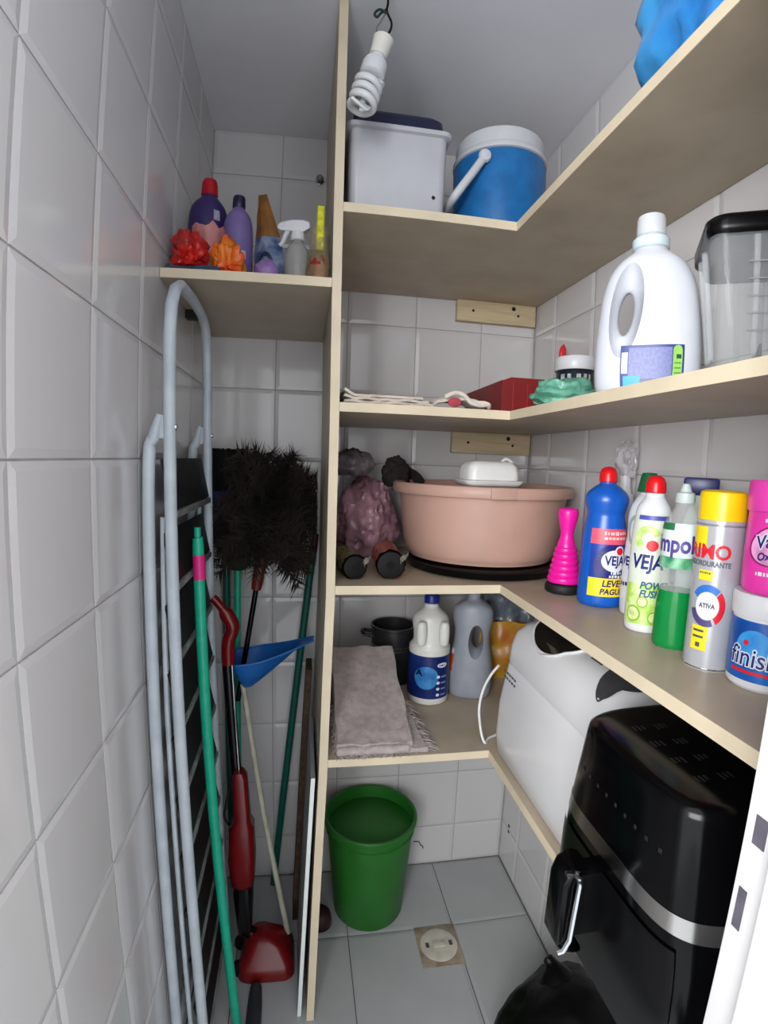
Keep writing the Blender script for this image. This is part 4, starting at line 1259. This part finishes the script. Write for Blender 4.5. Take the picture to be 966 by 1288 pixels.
# ------------------------------------------------------------------ brooms, sticks and dusters
M_TEAL = mat('teal_handle', '#17a382', .35, var=.07, scale=50)
t = thing('broom_stick', 'teal green broom stick with a pink band leaning beside the ladder', 'stick', (-.156, 1.0, 0))
d0, d1 = Vector((.002, .0, .002)), Vector((-.044, .0, 1.19))
obj('pole', MB().tube([d0 + (d1 - d0) * (i / 12) + Vector((-.006 * sin(pi * i / 12), 0, 0)) for i in range(13)], .0108, 16), M_TEAL, t)
obj('threaded_tip', MB().tube([d1 + Vector((0, 0, -.002)), d1 + Vector((-.0006, 0, .012)), d1 + Vector((-.0008, 0, .0125)), d1 + Vector((-.001, 0, .032))], [.0106, .0100, .0066, .0062], 14), M_TEAL, t)
obj('pink_band', MB().tube([d1 + (d0 - d1) * .018, d1 + (d0 - d1) * .058], .0118, 16), mat('magenta_band', '#cc2277', .4), t)

M_DKTEAL = mat('dark_teal_handle', '#0f5a4c', .4, var=.08, scale=50)
t = thing('mop_stick', 'dark green stick with a maroon tip leaning on the partition', 'stick', (-.06, 1.40, 0))
a0, a1 = Vector((-.030, .06, .003)), Vector((.088, .03, 1.10))
obj('pole', MB().tube([a0, a0.lerp(a1, .5), a1], .0105, 14), M_DKTEAL, t)
obj('tip', MB().tube([a1, a1 + (a1 - a0).normalized() * .05], [.0115, .010], 14), mat('maroon_tip', '#4c1220', .45), t)

t = thing('dust_pan', 'blue long-handled dustpan hanging its tray beside the partition', 'dustpan', (-.03, 1.30, 0))
M_DPAN = mat('dustpan_blue', '#1d63b0', .38, var=.1, scale=14)
ob_ = MB().grid(22, 14, lambda a, b: (-.145 + .205 * a, (.062 * (b - .5) * 2) * (1 - .75 * max(0, a - .35) / .65) - .0 * a,
                                      .845 + .048 * a ** 1.6 - .085 * (1 - (2 * b - 1) ** 2) * min(1, max(0, 1 - 1.55 * max(0, a - .22))) * min(1, 5 * a + .35)))
obj('tray', ob_, M_DPAN, t, sharp=60)
obj('tray_lip', MB().tube([(-.145 + .205 * i / 14, -.062 * (1 - .75 * max(0, i / 14 - .35) / .65), .845 + .048 * (i / 14) ** 1.6) for i in range(15)], .003, 8), M_DPAN, t)
obj('tray_lip', MB().tube([(-.145 + .205 * i / 14, .062 * (1 - .75 * max(0, i / 14 - .35) / .65), .845 + .048 * (i / 14) ** 1.6) for i in range(15)], .003, 8), M_DPAN, t)
obj('tray_back', MB().rings([[(-.145 - .004 * k, -.062 + .124 * j / 12, .845 - (.025 * (1 - (2 * j / 12 - 1) ** 2)) * (1 if q else 0) + (.002 if not q else -.002)) for j in range(13)] for q, k in ((0, 0), (1, 0))], False, False, False), M_DPAN, t)
obj('pole', MB().tube([(-.122, .0, .772), (-.07, -.045, .42), (-.008, -.085, .062)], .0075, 12), mat('cream_pole', '#b7b3a2', .5, var=.12, scale=30), t)

M_FEA = mat('dark_feathers', '#2a211b', .95, var=.5, scale=12, col2='#0e0a08')
t = thing('feather_duster', 'bushy dark ostrich feather duster held up by its red handle', 'duster', (-.098, 1.31, 1.135), rot=(0, radians(10), 0))
fe = MB()
rnd = random.Random(5)
for i in range(230):
    az = rnd.uniform(0, 2 * pi)
    el = rnd.uniform(-.35, 1.45)
    L = rnd.uniform(.13, .21) * (1 if el > .2 else .75)
    dirv = Vector((cos(az) * cos(el) * .52, sin(az) * cos(el) * .5, sin(el) * 1.05 + .15))
    base = Vector((0, 0, .015 + .08 * rnd.random()))
    droop = Vector((cos(az) * .05, sin(az) * .04, -.10 * rnd.uniform(.4, 1.1)))
    pts = [base + dirv * L * s_ + droop * (s_ ** 2.4) for s_ in [j / 10 for j in range(11)]]
    pts = [Vector((min(p.x, (.130 - .174 * p.z) / .985), p.y, p.z)) for p in pts]
    fe.tube(pts, [.0012] * 8 + [.0008, .0006, .0004], 3)
    for j in range(2, 11):
        tn = (pts[j] - pts[j - 1]).normalized()
        for s_ in range(8):
            q = pts[j - 1].lerp(pts[j], s_ / 8)
            for sd in (-1, 1):
                side = tn.cross(Vector((rnd.uniform(-1, 1), rnd.uniform(-1, 1), rnd.uniform(-.4, 1)))).normalized() * sd
                bl_ = .034 * rnd.uniform(.6, 1.15)
                e1 = q + side * bl_ + tn * bl_ * .7
                e1.x = min(e1.x, (.134 - .174 * e1.z) / .985)
                w_ = tn * .0022
                fe.add([q - w_, q + w_, e1 + Vector((0, 0, -.004))], [(0, 1, 2)])
o = obj('plume', fe, M_FEA, t, sharp=180)
o['kind'] = 'stuff'
obj('plume_core', blob((.11, .10, .15), 91, 2.5, .3, 7, .2, 3), M_FEA, t).location = (0, 0, .01)
obj('ferrule', MB().lathe([(.012, -.115), (.014, -.10), (.016, -.02), (.018, .03), (.010, .05)], 20), mat('dark_red_wood', '#6b1f1a', .4, var=.2, scale=40), t)
obj('handle', MB().tube([(0, 0, -.112), (.002, .0, -.24), (.004, .0, -.42)], .007, 12), M_BLACKPL, t)

t = thing('broom', 'upturned broom with black and blue bristles behind the ladder', 'broom', (-.214, 1.462, 0))
M_BLKBR = mat('black_bristles', '#0c0c0e', .9, var=.4, scale=90, stretch=(30, 30, 1))
bs = MB()
bb = MB()
for i in range(13):
    for j in range(3):
        x, y = -.038 + i * .0066, -.018 + j * .016
        dx = (x) * .10
        bs.tube([(x, y, 1.262), (x + dx, y, 1.378 + rnd.uniform(-.003, .003))], .0036, 5)
        bb.tube([(x * .85, y, 1.150), (x, y, 1.262)], .0036, 5)
o = obj('bristle_tips', bs, M_BLKBR, t)
o['kind'] = 'stuff'
o = obj('blue_bristles', bb, mat('blue_bristles', '#183a8c', .7, var=.3, scale=60), t)
o['kind'] = 'stuff'
obj('broom_head', MB().rings([rrect(.042, .026, .012, 1.118), rrect(.046, .030, .014, 1.124), rrect(.044, .028, .014, 1.150)]), mat('broom_head_blue', '#142a66', .4, var=.1), t)
obj('pole', MB().tube([(0, 0, .003), (0, 0, 1.118)], .0105, 14), M_DKTEAL, t)
t = thing('toilet_brush', 'dark green round brush on a teal stick below the duster', 'brush', (-.172, 1.375, 0))
obj('brush_head', MB().lathe(sm([(.012, 1.058), (.026, 1.064), (.034, 1.082), (.032, 1.104), (.020, 1.122), (.003, 1.128)], 4), 28), mat('dark_green_brush', '#12301f', .8, var=.4, scale=70, bump=.8, bscale=140), t)
obj('pole', MB().tube([(-.012, 0, .003), (0, 0, 1.058)], .0095, 14), M_TEAL, t)

# upright stick vacuum
t = thing('stick_vacuum', 'red and black upright stick vacuum standing behind the ladder', 'vacuum cleaner', (-.11, 1.20, 0))
M_VRED = mat('vacuum_red', '#6e0d11', .25, var=.1)
M_VBLK = mat('vacuum_black', '#0b0a0c', .25, var=.1)
obj('handle', MB().tube(sm([(-.098, .0, 1.030), (-.082, 0, 1.012), (-.056, 0, .972), (-.054, 0, .950), (-.062, 0, .925), (-.064, 0, .895), (-.063, 0, .868)], 4), [.010] * 6 + [.017] * 6 + [.016] * 13, 14), M_VRED, t)
obj('tube', MB().tube([(-.068, .012, .872), (-.052, .012, .57)], .0135, 16), M_VBLK, t)
obj('chrome_rail', MB().tube([(-.055, -.004, .872), (-.043, -.004, .575)], .0030, 10), M_CHROME, t)
obj('motor_body', MB().rings([rrect(hx_, hy_, min(hx_, hy_) * .6, z, 6, x_) for z, hx_, hy_, x_ in ((.585, .012, .016, -.044), (.57, .018, .022, -.042), (.45, .020, .026, -.038), (.43, .030, .034, -.040), (.34, .034, .038, -.042), (.27, .030, .036, -.042), (.255, .022, .028, -.042))]), M_VRED, t, sharp=60)
obj('dust_cup', MB().rings([rrect(hx_, hx_ * 1.1, hx_ * .7, z, 6, -.042) for z, hx_ in ((.2545, .024), (.23, .026), (.12, .020), (.095, .017))]), M_VBLK, t, sharp=60)
obj('cable', MB().tube(sm([(-.066, -.01, .55), (-.074, -.018, .51), (-.080, -.02, .47), (-.070, -.012, .44)], 5), .003, 8), M_VBLK, t)
hdm = MB().rings([rrect(hx_, hy_, .026, z, 6, cx_, cy_) for z, hx_, hy_, cx_, cy_ in ((.004, .070, .060, .016, -.020), (.012, .074, .064, .016, -.020), (.045, .070, .058, .016, -.016), (.075, .050, .040, .014, -.004), (.096, .030, .026, .002, .0))])
obj('floor_head', hdm, M_VRED, t, sharp=60)
obj('neck', MB().tube([(-.040, 0, .10), (-.020, 0, .085)], .016, 12), M_VBLK, t)
for y in (-.05, .03):
    w_ = MB().lathe([(.022, -.008), (.024, -.006), (.024, .006), (.022, .008)], 20)
    w_.v = [(-.052 + x, y + z, .0245 + yy) for x, yy, z in w_.v]
    obj('wheel', w_, M_VBLK, t)
t = thing('hose_nozzle', 'dark grey flat tube lying on the floor in front of the vacuum', 'nozzle', (-.118, 1.055, .0005))
obj('nozzle_tube', MB().rings([[(x + (y + .06) * -.0, y, .012 + z) for x, z in [(w_ * cos(a), .0115 * sin(a)) for a in [2 * pi * j / 20 for j in range(20)]]] for y, w_ in ((-.07, .017), (-.066, .019), (.0, .018), (.048, .015), (.052, .013))]), mat('charcoal_plastic', '#34343a', .5, var=.15), t)
obj('nozzle_lip', MB().box(-.019, .019, -.078, -.0702, .0005, .022), M_BLACKMATT, t, bevel=.003)

# boards leaning by the partition
t = thing('shelf_panel', 'white laminated panel leaning upright against the partition', 'panel', (0, 0, 0))
M_WPAN = mat('white_laminate', '#dfe4e2', .4, var=.03)


def lean(x0, x1, z0, z1, th_, y0, y1):
    return MB().add([(x0, y0, z0), (x0 + th_, y0, z0), (x1 + th_, y0, z1), (x1, y0, z1), (x0, y1, z0), (x0 + th_, y1, z0), (x1 + th_, y1, z1), (x1, y1, z1)],
                    [(0, 1, 2, 3), (7, 6, 5, 4), (0, 4, 5, 1), (1, 5, 6, 2), (2, 6, 7, 3), (3, 7, 4, 0)])


obj('panel_core', lean(-.0130, .0210, .0008, .672, .009, 1.0265, 1.30), mat('grey_laminate', '#8d8f8e', .5, var=.06), t)
obj('panel_edge', lean(-.0130, .0210, .0008, .672, .009, 1.025, 1.0262), M_WPAN, t)
t = thing('wood_plank', 'narrow dark brown wooden plank standing behind the white panel', 'plank', (0, 0, 0))
obj('plank_board', lean(-.028, .012, .0008, .80, .016, 1.315, 1.40), mat('brown_wood', '#4a382b', .7, var=.25, scale=8, stretch=(12, 12, 1), bump=.3), t, bevel=.001)
obj('plank_end', lean(-.024, .0135, .08, .795, .010, 1.3135, 1.3148), mat('brown_wood_end', '#54402f', .8, var=.3, scale=60), t)
